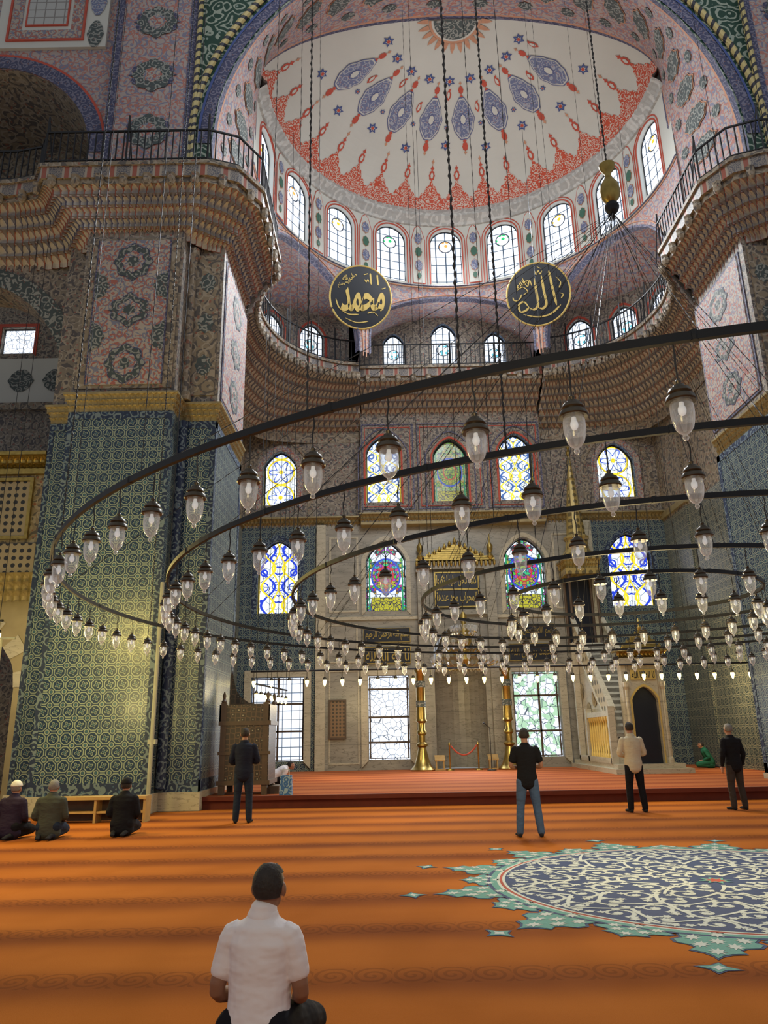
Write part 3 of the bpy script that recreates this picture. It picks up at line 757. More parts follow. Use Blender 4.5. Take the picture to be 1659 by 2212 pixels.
# ------------------------------------------------------------------ semi-dome
def fS(a, e, off=0.0):
    r = 7.28-off; return (AX+r*cos(e)*sin(a), YC+r*cos(e)*cos(a), ZD+(HD-off)*sin(e))
mb = MB(); na, ne = 96, 28
rows = [[fS(radians(-93+186*i/na), pi/2*j/ne) for i in range(na+1)] for j in range(ne+1)]
uvs = [[(radians(-93+186*i/na)*7, j*.35) for i in range(na+1)] for j in range(ne+1)]
mb.grid(rows, 0, uvs)
fdm = lambda a, b, o: fS(a, b, o)
def dec(az, el, wm, hm, shape, mi, off, sc=1.0):
    ea = 7.2*cos(el); eb = sqrt((7.2*sin(el))**2+(2.85*cos(el))**2)
    decal(mb, fdm, az, el, wm/ea, hm/eb, shape, mi, off, sc)
NL = 18
def lace_h(a):
    t = (a/(pi/NL)) % 1.0; t = abs(t-.5)*2
    return radians(11+13*(1-t)**1.3+2.2*abs(cos(t*9)))
m_ = 480; cols = []
for i in range(m_+1):
    a = radians(-92+184*i/m_); hgt = lace_h(a)
    cols.append([fS(a, hgt*j/5, .025) for j in range(6)])
uvc = [[(radians(-92+184*i/m_)*7.2, j/5*lace_h(radians(-92+184*i/m_))*5) for j in range(6)] for i in range(m_+1)]
mb.grid(cols, 1, uvc)
for i in range(NL):
    a = (i+.5)*pi/NL-pi/2
    dec(a, radians(27.5), .13, .22, OG, 2, .03); dec(a, radians(27.5), .06, .12, OG, 0, .045)
    dec(a, radians(31.5), .09, .15, DI, 2, .03)
    if i % 2 == 0: dec(a, radians(35.0), .07, .14, DI, 6, .03)
for i in range(8):
    a = radians((i-3.5)*18.5); e0 = radians(54)
    dec(a, e0, .46, .80, SL, 8, .03); dec(a, e0, .43, .76, SL, 0, .04); dec(a, e0, .40, .71, SL, 4, .05); dec(a, e0, .15, .26, OG, 8, .065); dec(a, e0, .11, .2, OG, 0, .08)
    for de, s_ in ((-9.5, .11), (-12, .15), (-15, .09), (9, .10), (11.5, .13), (14, .08)): dec(a, e0+radians(de), s_*.8, s_*1.3, DI if s_ < .12 else OG, 6 if abs(de) > 13 else 2, .03)
    dec(a+radians(9.2), radians(64 if i % 2 else 58), .12, .26, [(0, -1), (.7, -.5), (.9, .1), (.5, .6), (.9, 1), (.1, .9), (-.5, .4), (-.8, -.3)], 2, .03)
    dec(a+radians(9.2), radians(64 if i % 2 else 58), .05, .14, OG, 0, .045)
for i in range(9):
    a = radians((i-4)*18.5)
    for e_ in ((40,) if i % 2 else (43,))+(51, 69,):
        if e_ == 51 and i in (0, 8): continue
        sz = .24 if e_ != 51 else .13
        dec(a, radians(e_), sz, sz, ST, 5, .03); dec(a, radians(e_), sz*.5, sz*.5, ST, 0, .045); dec(a, radians(e_), sz*.28, sz*.28, OG, 2, .055)
for i in range(13):
    a = radians((i-6)*14.5)
    dec(a, radians(80.5), .12, .24, [(0, -1), (.6, -.2), (1, .8), (-1, .8), (-.6, -.2)], 6, .03)
for m, e_ in ((6, 82.2), (0, 83.0), (7, 83.6)):
    rim = [fS(radians(-90+180*k/24), radians(e_), .05+.01*(e_-82)) for k in range(25)]+[fS(0, pi/2, .05)]
    mb.fan(fS(0, pi/2, .05), rim, m)
mb.obj('ceiling', [WHITEP, LACE, RED, RED, BLUEM, BLUE, ORANGE, GREYM, plain('slate_blue_paint', (.10, .12, .26), .7)], label='white half dome painted with red and blue ornament', cat='ceiling', kind='structure')
mb = MB(); prof = [(7.35, 23.66), (7.2, 23.7), (7.15, 23.82), (7.0, 23.95), (6.9, 24.0), (6.9, 24.12), (7.02, 24.2), (7.12, 24.4), (7.25, 24.62)]
n = 220
rows = []
for r, z in prof:
    rows.append([(AX+(r+.03*(i % 2))*sin(radians(-93+186*i/n)), YC+(r+.03*(i % 2))*cos(radians(-93+186*i/n)), z) for i in range(n+1)])
mb.grid(rows, 0, [[(i*.1, z) for i in range(n+1)] for r, z in prof])
trim(mb, [GREYC], 'white carved cornice ring at the dome base')

eP = densify([(-1.5, 31.4), (-3.16, 30.75), (-4.88, 29.7), (-6.1, 28.4), (-6.8, 26.5), (-6.9, 24), (-6.3, 21.8)], 6)
for sgn in (0, 1):
    P = mir(eP) if sgn else eP
    cum = [0]
    for a, b in zip(P[:-1], P[1:]): cum.append(cum[-1]+hypot(b[0]-a[0], b[1]-a[1]))
    def fE(s_, z, d, P=P, cum=cum):
        s_ = max(0, min(cum[-1], s_)); i = 0
        while i < len(cum)-2 and cum[i+1] < s_: i += 1
        t = (s_-cum[i])/(cum[i+1]-cum[i]); a = Vector(P[i]); b = Vector(P[i+1]); p = a.lerp(b, t); dr = (b-a).normalized()
        n = Vector((dr.y, -dr.x)); c = Vector((AX, 24)); n = n if (p-c).dot(n) > 0 else -n
        return (p.x+n.x*d, p.y+n.y*d, z)
    def s_at(x, y): return min(range(len(P)), key=lambda i: hypot(P[i][0]-x, P[i][1]-y))
    X = (lambda x: 2*AX-x) if sgn else (lambda x: x)
    hs = [H(cum[s_at(X(-3.16), 30.75)], 1.15, 17.7, 19.95), H(cum[s_at(X(-4.9), 29.7)], 1.15, 17.7, 19.95), H(cum[s_at(X(-6.1), 28.4)], 1.1, 17.7, 19.95), H(cum[s_at(X(-6.85), 25.8)], 1.1, 17.7, 19.9)]
    mb = MB(); wall_cols(mb, fE, 0, cum[-1], 16.6, 20.5, hs, .4, 0, .3, 0)
    for h in hs: surround(mb, fE, h, .03, .10, 1, -.03)
    arc = arcR if sgn else arcL; rows = []; n = 30
    for j in range(9):
        t = j/8; r = []
        for i in range(n+1):
            x = arc.xc+arc.hw*(-cos(pi*i/n)); A = Vector(fD(x, arc.top(x), .05))
            q = (i/n) if sgn else (1-i/n); Bv = Vector(fE(cum[-1]*q, 20.5, 0)); p = A.lerp(Bv, t); p.z += .9*sin(pi*t)
            r.append(tuple(p))
        rows.append(r)
    mb.grid(rows, 2, [[(i*.3, j*.4) for i in range(n+1)] for j in range(9)])
    mb.obj('wall_northwest' if not sgn else 'wall_northeast', [BROWN, RED, PINK], label='curved gallery wall with small arched windows', cat='wall', kind='structure')
    for h in hs: window(fE, h, G_SMALL, .2, 'small arched gallery window with leaded panes')
mb = MB(); rows = []; n = 30
for j in range(5):
    t = j/4; rows.append([tuple(Vector(fD(x, arcC.top(x), .05)).lerp(Vector((AX+1.15*(x), 31.5, arcC.top(x)+.6)), t)) for x in [arcC.hw*(-cos(pi*i/n)) for i in range(n+1)]])
mb.grid(rows, 0, [[(i*.3, j*.6) for i in range(n+1)] for j in range(5)])
mb.obj('ceiling_lunette', [PINK], label='painted arch soffit above the gallery', cat='ceiling', kind='structure')

# ------------------------------------------------------------------ left aisle
fL = lambda x, z, d: (x, 18.3+d, z)
mb = MB()
hA = H(-11.9, 6.5, 16.9, 21.7, ('circ', 3.25))
wall_cols(mb, fL, -18, -8.1, 16.9, 30, [hA], 1, 0, .02, 0)
rows = [[(-11.9+3.25*cos(pi*k/24), y, 18.45+3.25*sin(pi*k/24)) for k in range(25)] for y in (18.3, 21.6)]
mb.grid(rows, 8, [[(k*.4, j*3) for k in range(25)] for j in range(2)])
for ra, rb, m in ((3.25, 3.7, 2), (3.7, 3.78, 4)):
    mb.grid([[(-11.9+r*cos(pi*k/32), 18.26, 18.45+r*sin(pi*k/32)) for k in range(33)] for r in (ra, rb)], m, [[(k*.35, r) for k in range(33)] for r in (ra, rb)])
mb.box(-11.9, -8.45, 18.2, 18.3, 22.4, 30, 3)
rframe(mb, -11.5, -9.25, 22.75, 28.8, 18.2, .34, 10, .02); rframe(mb, -11.6, -9.15, 22.65, 28.9, 18.2, .07, 4, .04)
rframe(mb, -11.05, -9.7, 23.25, 28.4, 18.2, .05, 4, .04)
mb.box(-11.0, -9.75, 18.17, 18.2, 23.3, 28.3, 11)
for zc, m in ((22.9, 7), (24.2, 6), (25.5, 7), (26.8, 6)):
    mb.fan((-8.8, 18.18, zc), [(-8.8+.25*x, 18.18, zc+.46*y) for x, y in SL], m)
fB = lambda x, z, d: (x, 19.2+d, z)
hB = H(-12.0, 6.2, 0, 14.6, ('circ', 4.2))
wall_cols(mb, fB, -18, -8.85, 0, 16.9, [hB], 1, 5, 1.2, 8)
fB2 = lambda x, z, d: (x, 21.6+d, z)
wall_cols(mb, fB2, -18, -8.6, 16.9, 24, [H(-12, 4.4, 17, 20.2, 'round')], 1, 8, .6, 8)
mb.grid([[(-12.0+r*cos(pi*k/32), 19.16, 10.4+(4.2 if r < 3.3 else 4.75)*sin(pi*k/32)) for k in range(33)] for r in (3.1, 3.7)], 9, [[(k*.35, r) for k in range(33)] for r in (3.1, 3.6)])
N_ = NT('plaster_grille'); u_, v_ = N_.sep(); gg = N_.M('MAXIMUM', near(N_, N_.fr(N_.M('MULTIPLY', u_, 3.2)), .5, .06), near(N_, N_.fr(N_.M('MULTIPLY', v_, 3.2)), .5, .06))
GRIL = N_.pbr(N_.mix(gg, (.42, .43, .42), (.22, .21, .2)), .7)
mb.obj('wall_west_aisle', [PINK, PINK, NAVYB, WHITEP, RED, BROWN, BLUEM, GREYM, BROWN2, GREYM, PANELP, GRIL], label='painted aisle wall with tall arches', cat='wall', kind='structure')
mb = MB()
fW = lambda x, z, d: (x, 27.5+d, z)
hw_ = [H(-15.0, 1.35, 16.9, 18.1, 'rect'), H(-13.8, 2.0, 9.0, 11.6), H(-15.0, 1.8, .6, 4.2, 'rect')]
wall_cols(mb, fW, -20, -6.7, 0, 32, hw_, 2, 0, .3, 1)
mb.box(-20, -12.6, 27.40, 27.5, 14.6, 16.6, 2); mb.box(-20, -12.5, 27.3, 27.5, 14.3, 14.6, 1)
for xx in (-16.4, -14.6, -13.2): mb.fan((xx, 27.38, 15.6), [(xx+.5*x, 27.38, 15.6+.42*y) for x, y in SL], 4)
surround(mb, fW, hw_[0], .03, .12, 3)
mb.obj('wall_west_gallery', [BROWN, BROWN2, WHITEP, RED, GREYM], label='rear aisle wall with painted plaster', cat='wall', kind='structure')
window(fW, hw_[0], G_DOORL, .2, 'small leaded window high in the aisle'); window(fW, hw_[1], G_COLD, .2, 'dim coloured arched aisle window'); window(fW, hw_[2], G_DOOR, .2, 'tall bright aisle window')

def lattice_mat(name='gilt_lattice', a_=(.28, .23, .14), b_=(.015, .015, .015), k=5.0, metal=0.0):
    N = NT(name); u, v = N.sep(); a = N.M('MULTIPLY', u, k); b = N.M('MULTIPLY', v, k)
    fu = N.M('SUBTRACT', N.fr(a), .5); fv = N.M('SUBTRACT', N.fr(b), .5)
    r = N.M('SQRT', N.M('ADD', N.M('MULTIPLY', fu, fu), N.M('MULTIPLY', fv, fv)))
    return N.pbr(N.mix(N.lt(r, .3), a_, b_), .45, metal)
LATT = lattice_mat(); LATM = lattice_mat('marble_lattice', (.46, .42, .31), (.10, .09, .06), 3.2); LATG = lattice_mat('gilt_cone_lattice', (.36, .27, .09), (.13, .10, .04), 3.5, .3)
g = empty('gallery_box', (-11, 20.2, 6), 'gilded loge with pierced lattice screens beside pier', 'gallery')
mb = MB(); mb.box(-13.5, -9.35, 19.6, 21.4, 6.7, 8.7, 0); mb.obj('body', [BROWN2], g)
mb = MB(); mb.box(-13.6, -9.3, 19.45, 21.4, 8.7, 8.85, 0); corbel(mb, [(-13.6, 19.6), (-9.3, 19.6)], [(-13.6, 19.3), (-9.3, 19.3)], 8.85, 9.2, 2, .18, .05); mb.box(-13.6, -9.3, 19.25, 21.4, 9.2, 9.3, 0); mb.obj('cornice', [GOLD], g)
mb = MB(); mb.box(-10.85, -9.75, 19.52, 19.6, 6.95, 8.5, 0); ls = mb.obj('lattice_screen', [LATT], g)
mb = MB(); rframe(mb, -10.95, -9.65, 6.85, 8.6, 19.55, .09, 0, .08); mb.obj('frame', [GOLD], ls)
mb = MB(); mb.box(-13.5, -9.35, 19.4, 21.4, 5.9, 6.7, 0); mb.obj('parapet', [LATT], g)
mb = MB(); corbel(mb, [(-13.6, 20.0), (-9.3, 20.0)], [(-13.6, 19.35), (-9.3, 19.35)], 5.3, 5.9, 3, .2, .08); mb.obj('bracket_moulding', [GOLDP], g)
mb = MB(); fQ = lambda x, z, d: (x, 20.45+d, z)
hq = H(-11.6, 3.2, 0, 4.6, 'round'); wall_cols(mb, fQ, -15, -8.9, 0, 5.4, [hq], .5, 0, .8, 0)
for k in range(13):
    a0, a1 = pi*k/13, pi*(k+1)/13
    if k % 2 == 0: mb.quad(*[( -11.6+r*cos(a), 20.42, 3.0+r*sin(a)) for r, a in ((1.6, a0), (2.1, a0), (2.1, a1), (1.6, a1))], 1)
mb.obj('wall_southwest', [STONE, MARBW], label='yellow stone arch below the gallery', cat='wall', kind='structure')

# ------------------------------------------------------------------ railings
def railing(name_label, P, h=1.08):
    e = empty('balcony_railing', (P[0][0], P[0][1], 16.9), name_label, 'railing')
    mb = MB(); top = [(x, y, 16.9+h) for x, y in P]; low = [(x, y, 17.02) for x, y in P]
    mb.tube(top, .035, 4, rot=pi/4); mb.tube(low, .022, 4, rot=pi/4); mb.obj('rail', [IRON], e)
    mb = MB()
    for a, b in zip(P[:-1], P[1:]):
        L = hypot(b[0]-a[0], b[1]-a[1]); m = max(1, round(L/.2))
        for k in range(m):
            t = k/m; x = a[0]+(b[0]-a[0])*t; y = a[1]+(b[1]-a[1])*t
            mb.box(x-.016, x+.016, y-.016, y+.016, 16.9, 16.9+h)
    mb.obj('baluster', [IRON], e, kind='stuff')
    mb = MB()
    for i, (a, b) in enumerate(zip(P[:-1], P[1:])):
        d = hypot(b[0]-a[0], b[1]-a[1]); m = max(1, round(d/2.2))
        for k in range(m):
            t = k/m; x = a[0]+(b[0]-a[0])*t; y = a[1]+(b[1]-a[1])*t
            if d > 1.2 or i % 4 == 0:
                mb.tube([(x, y, 16.9), (x, y, 16.9+h+.55)], .03, 4); mb.tube([(x, y, 16.9+h+.5), (x, y+.55, 16.95)], .02, 4)
    mb.obj('post', [IRON], e, kind='stuff')
for sgn in (0, 1):
    T = (lambda P: mir(P)) if sgn else (lambda P: P)
    railing('black iron railing on the pier gallery', T(offs(pB, pW, .05)))
    railing('black iron railing on the curved gallery', T(offs(eBd[1:-1], eWd[1:-1], .05)))
railing('black iron railing on the straight gallery', cB)

# ------------------------------------------------------------------ calligraphy
AR = {'ا': 'FE8D FE8E', 'ب': 'FE8F FE90 FE91 FE92', 'ج': 'FE9D FE9E FE9F FEA0', 'ح': 'FEA1 FEA2 FEA3 FEA4', 'خ': 'FEA5 FEA6 FEA7 FEA8', 'د': 'FEA9 FEAA', 'ر': 'FEAD FEAE', 'ز': 'FEAF FEB0', 'س': 'FEB1 FEB2 FEB3 FEB4', 'ص': 'FEB9 FEBA FEBB FEBC', 'ع': 'FEC9 FECA FECB FECC', 'ك': 'FED9 FEDA FEDB FEDC', 'ل': 'FEDD FEDE FEDF FEE0', 'م': 'FEE1 FEE2 FEE3 FEE4', 'ن': 'FEE5 FEE6 FEE7 FEE8', 'ه': 'FEE9 FEEA FEEB FEEC', 'و': 'FEED FEEE', 'ي': 'FEF1 FEF2 FEF3 FEF4', 'ى': 'FEEF FEF0'}
def shape(t):
    o = []
    for w in t.split(' '):
        r = ''; prev = False
        for i, ch in enumerate(w):
            f = [chr(int(q, 16)) for q in AR[ch].split()]
            nxt = i+1 < len(w) and len(f) == 4
            r += f[3 if (prev and nxt) else 2 if nxt else 1 if prev else 0]; prev = len(f) == 4
        o.append(r[::-1])
    return ' '.join(o[::-1])
def text_geo(body, bold=.02):
    cu = bpy.data.curves.new('t', 'FONT'); cu.body = body; cu.size = 1; cu.offset = bold; cu.resolution_u = 3
    ob = bpy.data.objects.new('t', cu); COL.objects.link(ob); bpy.context.view_layer.update()
    me = bpy.data.meshes.new_from_object(ob.evaluated_get(bpy.context.evaluated_depsgraph_get()))
    vs = [(v.co.x, v.co.y) for v in me.vertices]; fs = [tuple(p.vertices) for p in me.polygons]
    bpy.data.objects.remove(ob); bpy.data.curves.remove(cu); bpy.data.meshes.remove(me)
    return vs, fs
def put_text(mb, body, cx, cz, w, h, y, mi=0, bold=.02, shear=0.0, rot=0.0):
    vs, fs = text_geo(body, bold)
    x0 = min(v[0] for v in vs); x1 = max(v[0] for v in vs); y0 = min(v[1] for v in vs); y1 = max(v[1] for v in vs)
    o = []
    for a, b in vs:
        u = ((a-x0)/(x1-x0)-.5)*w; v = ((b-y0)/(y1-y0)-.5)*h; u += shear*v
        o.append((cx+u*cos(rot)-v*sin(rot), y, cz+u*sin(rot)+v*cos(rot)))
    mb.add(o, fs, mi)
def stroke(mb, pts, w, y, mi=0):
    P = [Vector(p) for p in densify(pts, 8)]; n = len(P); L_, R_ = [], []
    for i in range(n):
        d = (P[min(i+1, n-1)]-P[max(i-1, 0)]).normalized(); t = i/(n-1)
        ww = w*(.45+.55*abs(d.x*.5+d.y*.87))*min(1, .25+6*min(t, 1-t)); nn = Vector((-d.y, d.x))
        a, b = P[i]+nn*ww, P[i]-nn*ww; L_.append((a.x, y, a.y)); R_.append((b.x, y, b.y))
    mb.grid([L_, R_], mi)
def roundel(x, y, z, rotz, strokes, extra, label):
    e = empty('calligraphy_roundel', (x, y, z), label, 'calligraphy disc'); R_ = 1.29
    mb = MB(); n = 64
    for yy, r in ((0, R_), (.08, R_)): mb.fan((0, yy, 0), [(r*cos(2*pi*k/n), yy, r*sin(2*pi*k/n)) for k in range(n)])
    D = mb.obj('disc', [BLACKP]); D.parent = e
    mb = MB(); mb.tube([(R_*cos(2*pi*k/n), .02, R_*sin(2*pi*k/n)) for k in range(n)], .04, 8, closed=True)
    mb.obj('rim', [GOLDL], smooth=True).parent = e
    yy = -.02
    for pts, w in strokes:
        yy -= .002; mb = MB(); stroke(mb, [(a*1.22, b*1.22) for a, b in pts], w*1.1, yy); mb.obj('letter', [GOLDL]).parent = D
    for body, cx, cz, w, h, b, sh, ro in extra:
        yy -= .003; mb = MB(); put_text(mb, body, cx, cz, w, h, yy, 0, b, sh, ro); mb.obj('small_lettering', [GOLDL]).parent = D
    e.rotation_euler = (radians(20), 0, rotz)
SA = [([(.40, .74), (.46, .3), (.58, -.45)], .05), ([(.14, .62), (.19, .1), (.24, -.36), (.10, -.5), (-.06, -.42)], .05),
      ([(-.10, .55), (-.06, .1), (-.04, -.36), (-.18, -.5), (-.34, -.42)], .05), ([(-.34, -.42), (-.5, -.2), (-.68, -.3), (-.64, -.52), (-.46, -.5), (-.34, -.4)], .042),
      ([(-.55, -.62), (-.1, -.76), (.35, -.72), (.72, -.45)], .036), ([(-.06, .78), (-.02, .66), (.06, .78), (.10, .66), (.18, .76)], .02), ([(.02, .92), (.14, .84)], .02),
      ([(-.86, .0), (-.82, -.12), (-.66, -.12), (-.56, .06)], .026), ([(-.7, .22), (-.5, .3), (-.34, .12), (-.5, .04)], .024), ([(-.5, .62), (-.35, .3), (-.26, .5), (-.2, .3)], .022),
      ([(.62, .5), (.76, .3), (.7, .12)], .024), ([(.7, -.05), (.82, -.12), (.74, -.24)], .022)]
# flourishes and vowel marks around the written name
SM = [([(.52, .82), (.55, .62), (.58, .46)], .036), ([(.28, .84), (.31, .62), (.34, .46)], .036), ([(-.86, -.12), (-.72, -.42), (-.40, -.60), (-.05, -.58)], .032),
      ([(-.5, -.74), (-.1, -.86), (.3, -.78)], .026), ([(.10, .62), (.15, .53), (.21, .62), (.25, .53)], .018), ([(.06, .76), (.2, .82)], .018), ([(.70, .34), (.84, .40)], .02), ([(.25, -.52), (.45, -.46), (.62, -.58)], .026), ([(.70, -.40), (.80, -.30)], .02)]
roundel(-.80, 27.3, 19.1, radians(12), SM, [(shape('محمد'), .10, -.08, 1.85, 1.0, .03, .12, .10), (shape('صلى الله'), -.52, .78, .62, .26, .015, 0, .4), (shape('عليه وسلم'), -.72, .50, .60, .20, .015, 0, .4)], 'black disc with gold rim and gold Arabic name')
roundel(6.60, 27.3, 19.1, radians(-12), SA, [(shape('جلاله'), -.62, .5, .55, .26, .02, 0, .5)], 'black disc with gold rim and gold Arabic invocation')

# ------------------------------------------------------------------ mihrab
m = empty('mihrab', (3.0, 31.4, .27), 'marble prayer niche with gilded crest and inscription', 'prayer niche')
mb = MB()
for x in (1.35, 4.25):
    mb.box(x, x+.4, 31.15, 31.5, .27, 8.6, 0)
    mb.box(x-.05, x+.45, 31.1, 31.5, .27, .6, 0); mb.box(x-.05, x+.45, 31.1, 31.5, 8.2, 8.35, 0)
mb.box(1.35, 4.65, 31.2, 31.5, 8.35, 8.65, 0); mb.box(1.75, 4.25, 31.28, 31.5, 6.4, 6.6, 0)
mf = mb.obj('frame', [MARBLE], m)
mb = MB()
for i in range(8):
    t = i/7; xw = 1.68*(1-t*.95); z = 8.7+t*.7
    mb.box(3.0-xw, 3.0+xw, 31.12+.02*i, 31.4, z, z+.08, 0)
for k in range(19):
    x = 1.35+3.3*k/18; mb.lathe([(.02, -.24), (.06, -.16), (.07, -.05), (.02, 0)], x, 31.1, 6, 0, 8.68)
for k in range(11):
    x = 1.9+2.2*k/10; z = 8.85+.62*(1-abs(k-5)/5); mb.lathe([(.06, 0), (.08, .08), (.015, .22)], x, 31.15, 6, 0, z)
mb.obj('crest', [GOLD], m)
for x in (1.5, 4.5):
    mb = MB(); mb.lathe([(.1, 0), (.16, .15), (.05, .3), (.12, .45), (.14, .6), (.03, .8), (.02, 1.15)], x, 31.2, 10, 0, 8.7); mb.obj('finial', [GOLD], mf, smooth=True)
mb = MB(); mb.box(2.1, 3.95, 31.3, 31.42, 6.72, 8.2, 0)
ip = mb.obj('inscription_panel', [BLACKP], m)
mb = MB()
put_text(mb, shape('كلما دخل عليها زكريا'), 3.02, 7.83, 1.7, .5, 31.285, 0, .02); put_text(mb, shape('المحراب وجد عندها'), 3.02, 7.1, 1.7, .5, 31.285, 0, .02)
mb.box(2.08, 3.97, 31.27, 31.31, 7.43, 7.5); rframe(mb, 2.08, 3.97, 6.7, 8.22, 31.31, .05, 0, .04)
mb.obj('lettering', [GOLD], ip)
mb = MB()
for k in range(6):
    zz = 4.1+k*.3; w = 1.02-.17*k
    corbel(mb, [(3-w, 31.8-.02*k), (3+w, 31.8-.02*k)], [(3-w, 31.6-.03*k), (3+w, 31.6-.03*k)], zz, zz+.28, 1, .16, .05)
mb.obj('niche_hood', [MARBW], m)

def panel(xc, zc, w, h, txt, label):
    e = empty('inscription_panel', (xc, 31.4, zc-h/2), label, 'inscription')
    mb = MB(); mb.box(xc-w/2, xc+w/2, 31.38, 31.46, zc-h/2, zc+h/2); bo = mb.obj('board', [BLACKP], e)
    mb = MB(); put_text(mb, txt, xc, zc, w*.92, h*.72, 31.365, 0, .012); rframe(mb, xc-w/2, xc+w/2, zc-h/2, zc+h/2, 31.385, .025, 0, .02)
    mb.obj('lettering', [GOLD], bo)
L1 = 'black panel with gold Arabic lettering on marble wall'
panel(.03, 5.6, 1.95, .6, shape('بسم الله الرحمن الرحيم'), L1); panel(.03, 4.78, 1.95, .68, shape('لا اله الا الله'), L1)
panel(6.05, 5.65, 1.95, .62, shape('بسم الله الرحمن الرحيم'), L1); panel(6.05, 4.8, 1.95, .7, shape('محمد رسول الله'), L1)
e = empty('framed_panel', (-2.04, 31.4, 1.5), 'brown framed woven panel hanging on marble', 'picture')
mb = MB(); mb.box(-2.38, -1.7, 31.4, 31.45, 1.5, 3.0); mb.obj('canvas', [lattice_mat('woven_panel', (.20, .12, .06), (.04, .03, .02), 7.0)], e)
mb = MB(); rframe(mb, -2.4, -1.68, 1.48, 3.02, 31.42, .07, 0, .05); mb.obj('frame', [DWOOD], e)

def candlestick(x, y):
    e = empty('candlestick', (x, y, .27), 'tall brass floor candlestick beside the prayer niche', 'candlestick')
    mb = MB(); mb.lathe([(.46, 0), (.48, .05), (.42, .1), (.33, .2), (.24, .45), (.17, .75), (.14, .85)], x, y, 20, 0, .27); mb.obj('base', [BRASS], e, smooth=True)
    mb = MB(); mb.lathe([(.14, .85), (.22, .92), (.22, .98), (.13, 1.05), (.13, 1.3), (.19, 1.36), (.19, 1.44), (.14, 1.5), (.14, 1.75), (.22, 1.83), (.2, 1.9)], x, y, 20, 0, .27); mb.obj('stem', [BRASS], e, smooth=True)
    mb = MB(); mb.lathe([(.18, 1.88), (.18, 2.0), (.17, 3.65), (.23, 3.72), (.23, 3.84), (.05, 3.95), (.03, 4.1)], x, y, 16, 0, .27); sh = mb.obj('candle_sheath', [BRASS], e, smooth=True)
    for z in (2.35, 3.1): mb = MB(); mb.lathe([(.185, 0), (.19, .02), (.19, .22), (.185, .24)], x, y, 16, 0, .27+z); mb.obj('sheath_ring', [GREYM], sh)
candlestick(1.30, 30.1); candlestick(4.66, 30.1)
for x in (2.35, 3.45):
    e = MB(); e.lathe([(.16, 0), (.15, .04), (.03, .06), (.025, .9), (.05, .93), (.04, 1.0), (.01, 1.03)], x, 30.2, 12, 0, .27)
    e.obj('barrier_post', [BRASS], label='brass rope barrier post before the niche', cat='barrier post', smooth=True)
mb = MB(); mb.tube([(2.40+.1*t, 30.2, 1.17-.35*(1-((t-5)/5)**2)) for t in range(11)], .03, 8, 0); mb.obj('barrier_rope', [RED], label='red rope slung between two brass posts', cat='rope', smooth=True)
mb = MB(); mb.lathe([(.18, 0), (.17, .03), (.015, .05), (.012, 1.55)], 3.85, 29.5, 10, 0, .27); mb.tube([(3.85, 29.5, 1.8), (3.65, 29.4, 1.95)], .012, 6); mb.ball((3.62, 29.38, 1.97), .035)
mb.obj('microphone_stand', [IRON], label='black microphone stand near the prayer niche', cat='microphone stand')
for x, y in ((1.98, 30.4), (4.05, 30.5)):
    mb = MB(); mb.box(x-.2, x+.2, y-.15, y+.15, .27, .32); mb.box(x-.17, x-.12, y-.12, y+.12, .32, .6); mb.box(x+.12, x+.17, y-.12, y+.12, .32, .6); mb.box(x-.2, x+.2, y-.15, y+.15, .6, .65); mb.add([(x-.2, y-.15, .65), (x+.2, y-.15, .65), (x+.2, y+.15, .82), (x-.2, y+.15, .82)], [(0, 1, 2, 3)])
    mb.obj('book_stand', [WOOD], label='small wooden reading stand on carpet', cat='book stand')

ch = empty('crystal_chandelier', (3.1, 30.0, 4.6), 'gilded glass chandelier hanging before the niche', 'chandelier')
mb = MB(); mb.lathe([(.05, 2.1), (.15, 1.9), (.08, 1.6), (.2, 1.2), (.3, .9), (.1, .6), (.25, .2), (.12, 0), (.02, -.2)], 3.1, 30.0, 16, 0, 4.2); cst = mb.obj('stem', [GOLD], ch, smooth=True)
mb = MB()
for k in range(20):
    a = 2*pi*k/20
    for R_, z_ in ((1.3, 4.3), (.85, 4.9), (.5, 5.5)):
        mb.tube([(3.1, 30, z_-.1), (3.1+R_*.5*cos(a), 30+R_*.5*sin(a), z_-.3), (3.1+R_*cos(a), 30+R_*sin(a), z_)], .016, 5)
mb.obj('arm', [GOLD], cst, kind='stuff')
mb = MB()
for k in range(20):
    a = 2*pi*k/20
    for R_, z_ in ((1.3, 4.3), (.85, 4.9), (.5, 5.5)):
        mb.lathe([(.03, 0), (.07, .1), (.06, .22)], 3.1+R_*cos(a), 30+R_*sin(a), 8, 0, z_); mb.ball((3.1+R_*cos(a), 30+R_*sin(a), z_-.12), .05, 6, 4)
mb.obj('glass_cup', [LGLASS], ch, kind='stuff')
mb = MB(); mb.tube([(3.1, 30, 6.3), (3.1, 30, 16.3)], .015, 5); mb.obj('chain', [CHAINM], ch)

# ------------------------------------------------------------------ minbar
mi = empty('minbar', (8.1, 28, .27), 'marble stepped pulpit with gilded conical canopy', 'pulpit')
mb = MB()
x0, x1 = 7.75, 9.35; GC = 8.58
mb.box(7.25, x1+.4, 25.2, 31.3, .27, .42); mb.box(7.38, x1+.2, 25.4, 31.3, .42, .56)
mb.obj('plinth', [MARBW], mi)
mb = MB(); fM = lambda x, z, d: (x, 25.7+d, z)
hm = H(GC, .85, .56, 3.0); wall_cols(mb, fM, x0+.1, x1-.1, .56, 3.9, [hm], .5, 0, .3, 0)
mb.box(x0+.1, x0+.3, 25.6, 26.0, .56, 3.9); mb.box(x1-.3, x1-.1, 25.6, 26.0, .56, 3.9); mb.box(x0, x1, 25.5, 26.05, 3.7, 3.95)
mb.quad((x0+.1, 26.0, .56), (x1-.1, 26.0, .56), (x1-.1, 26.0, 3.9), (x0+.1, 26.0, 3.9))
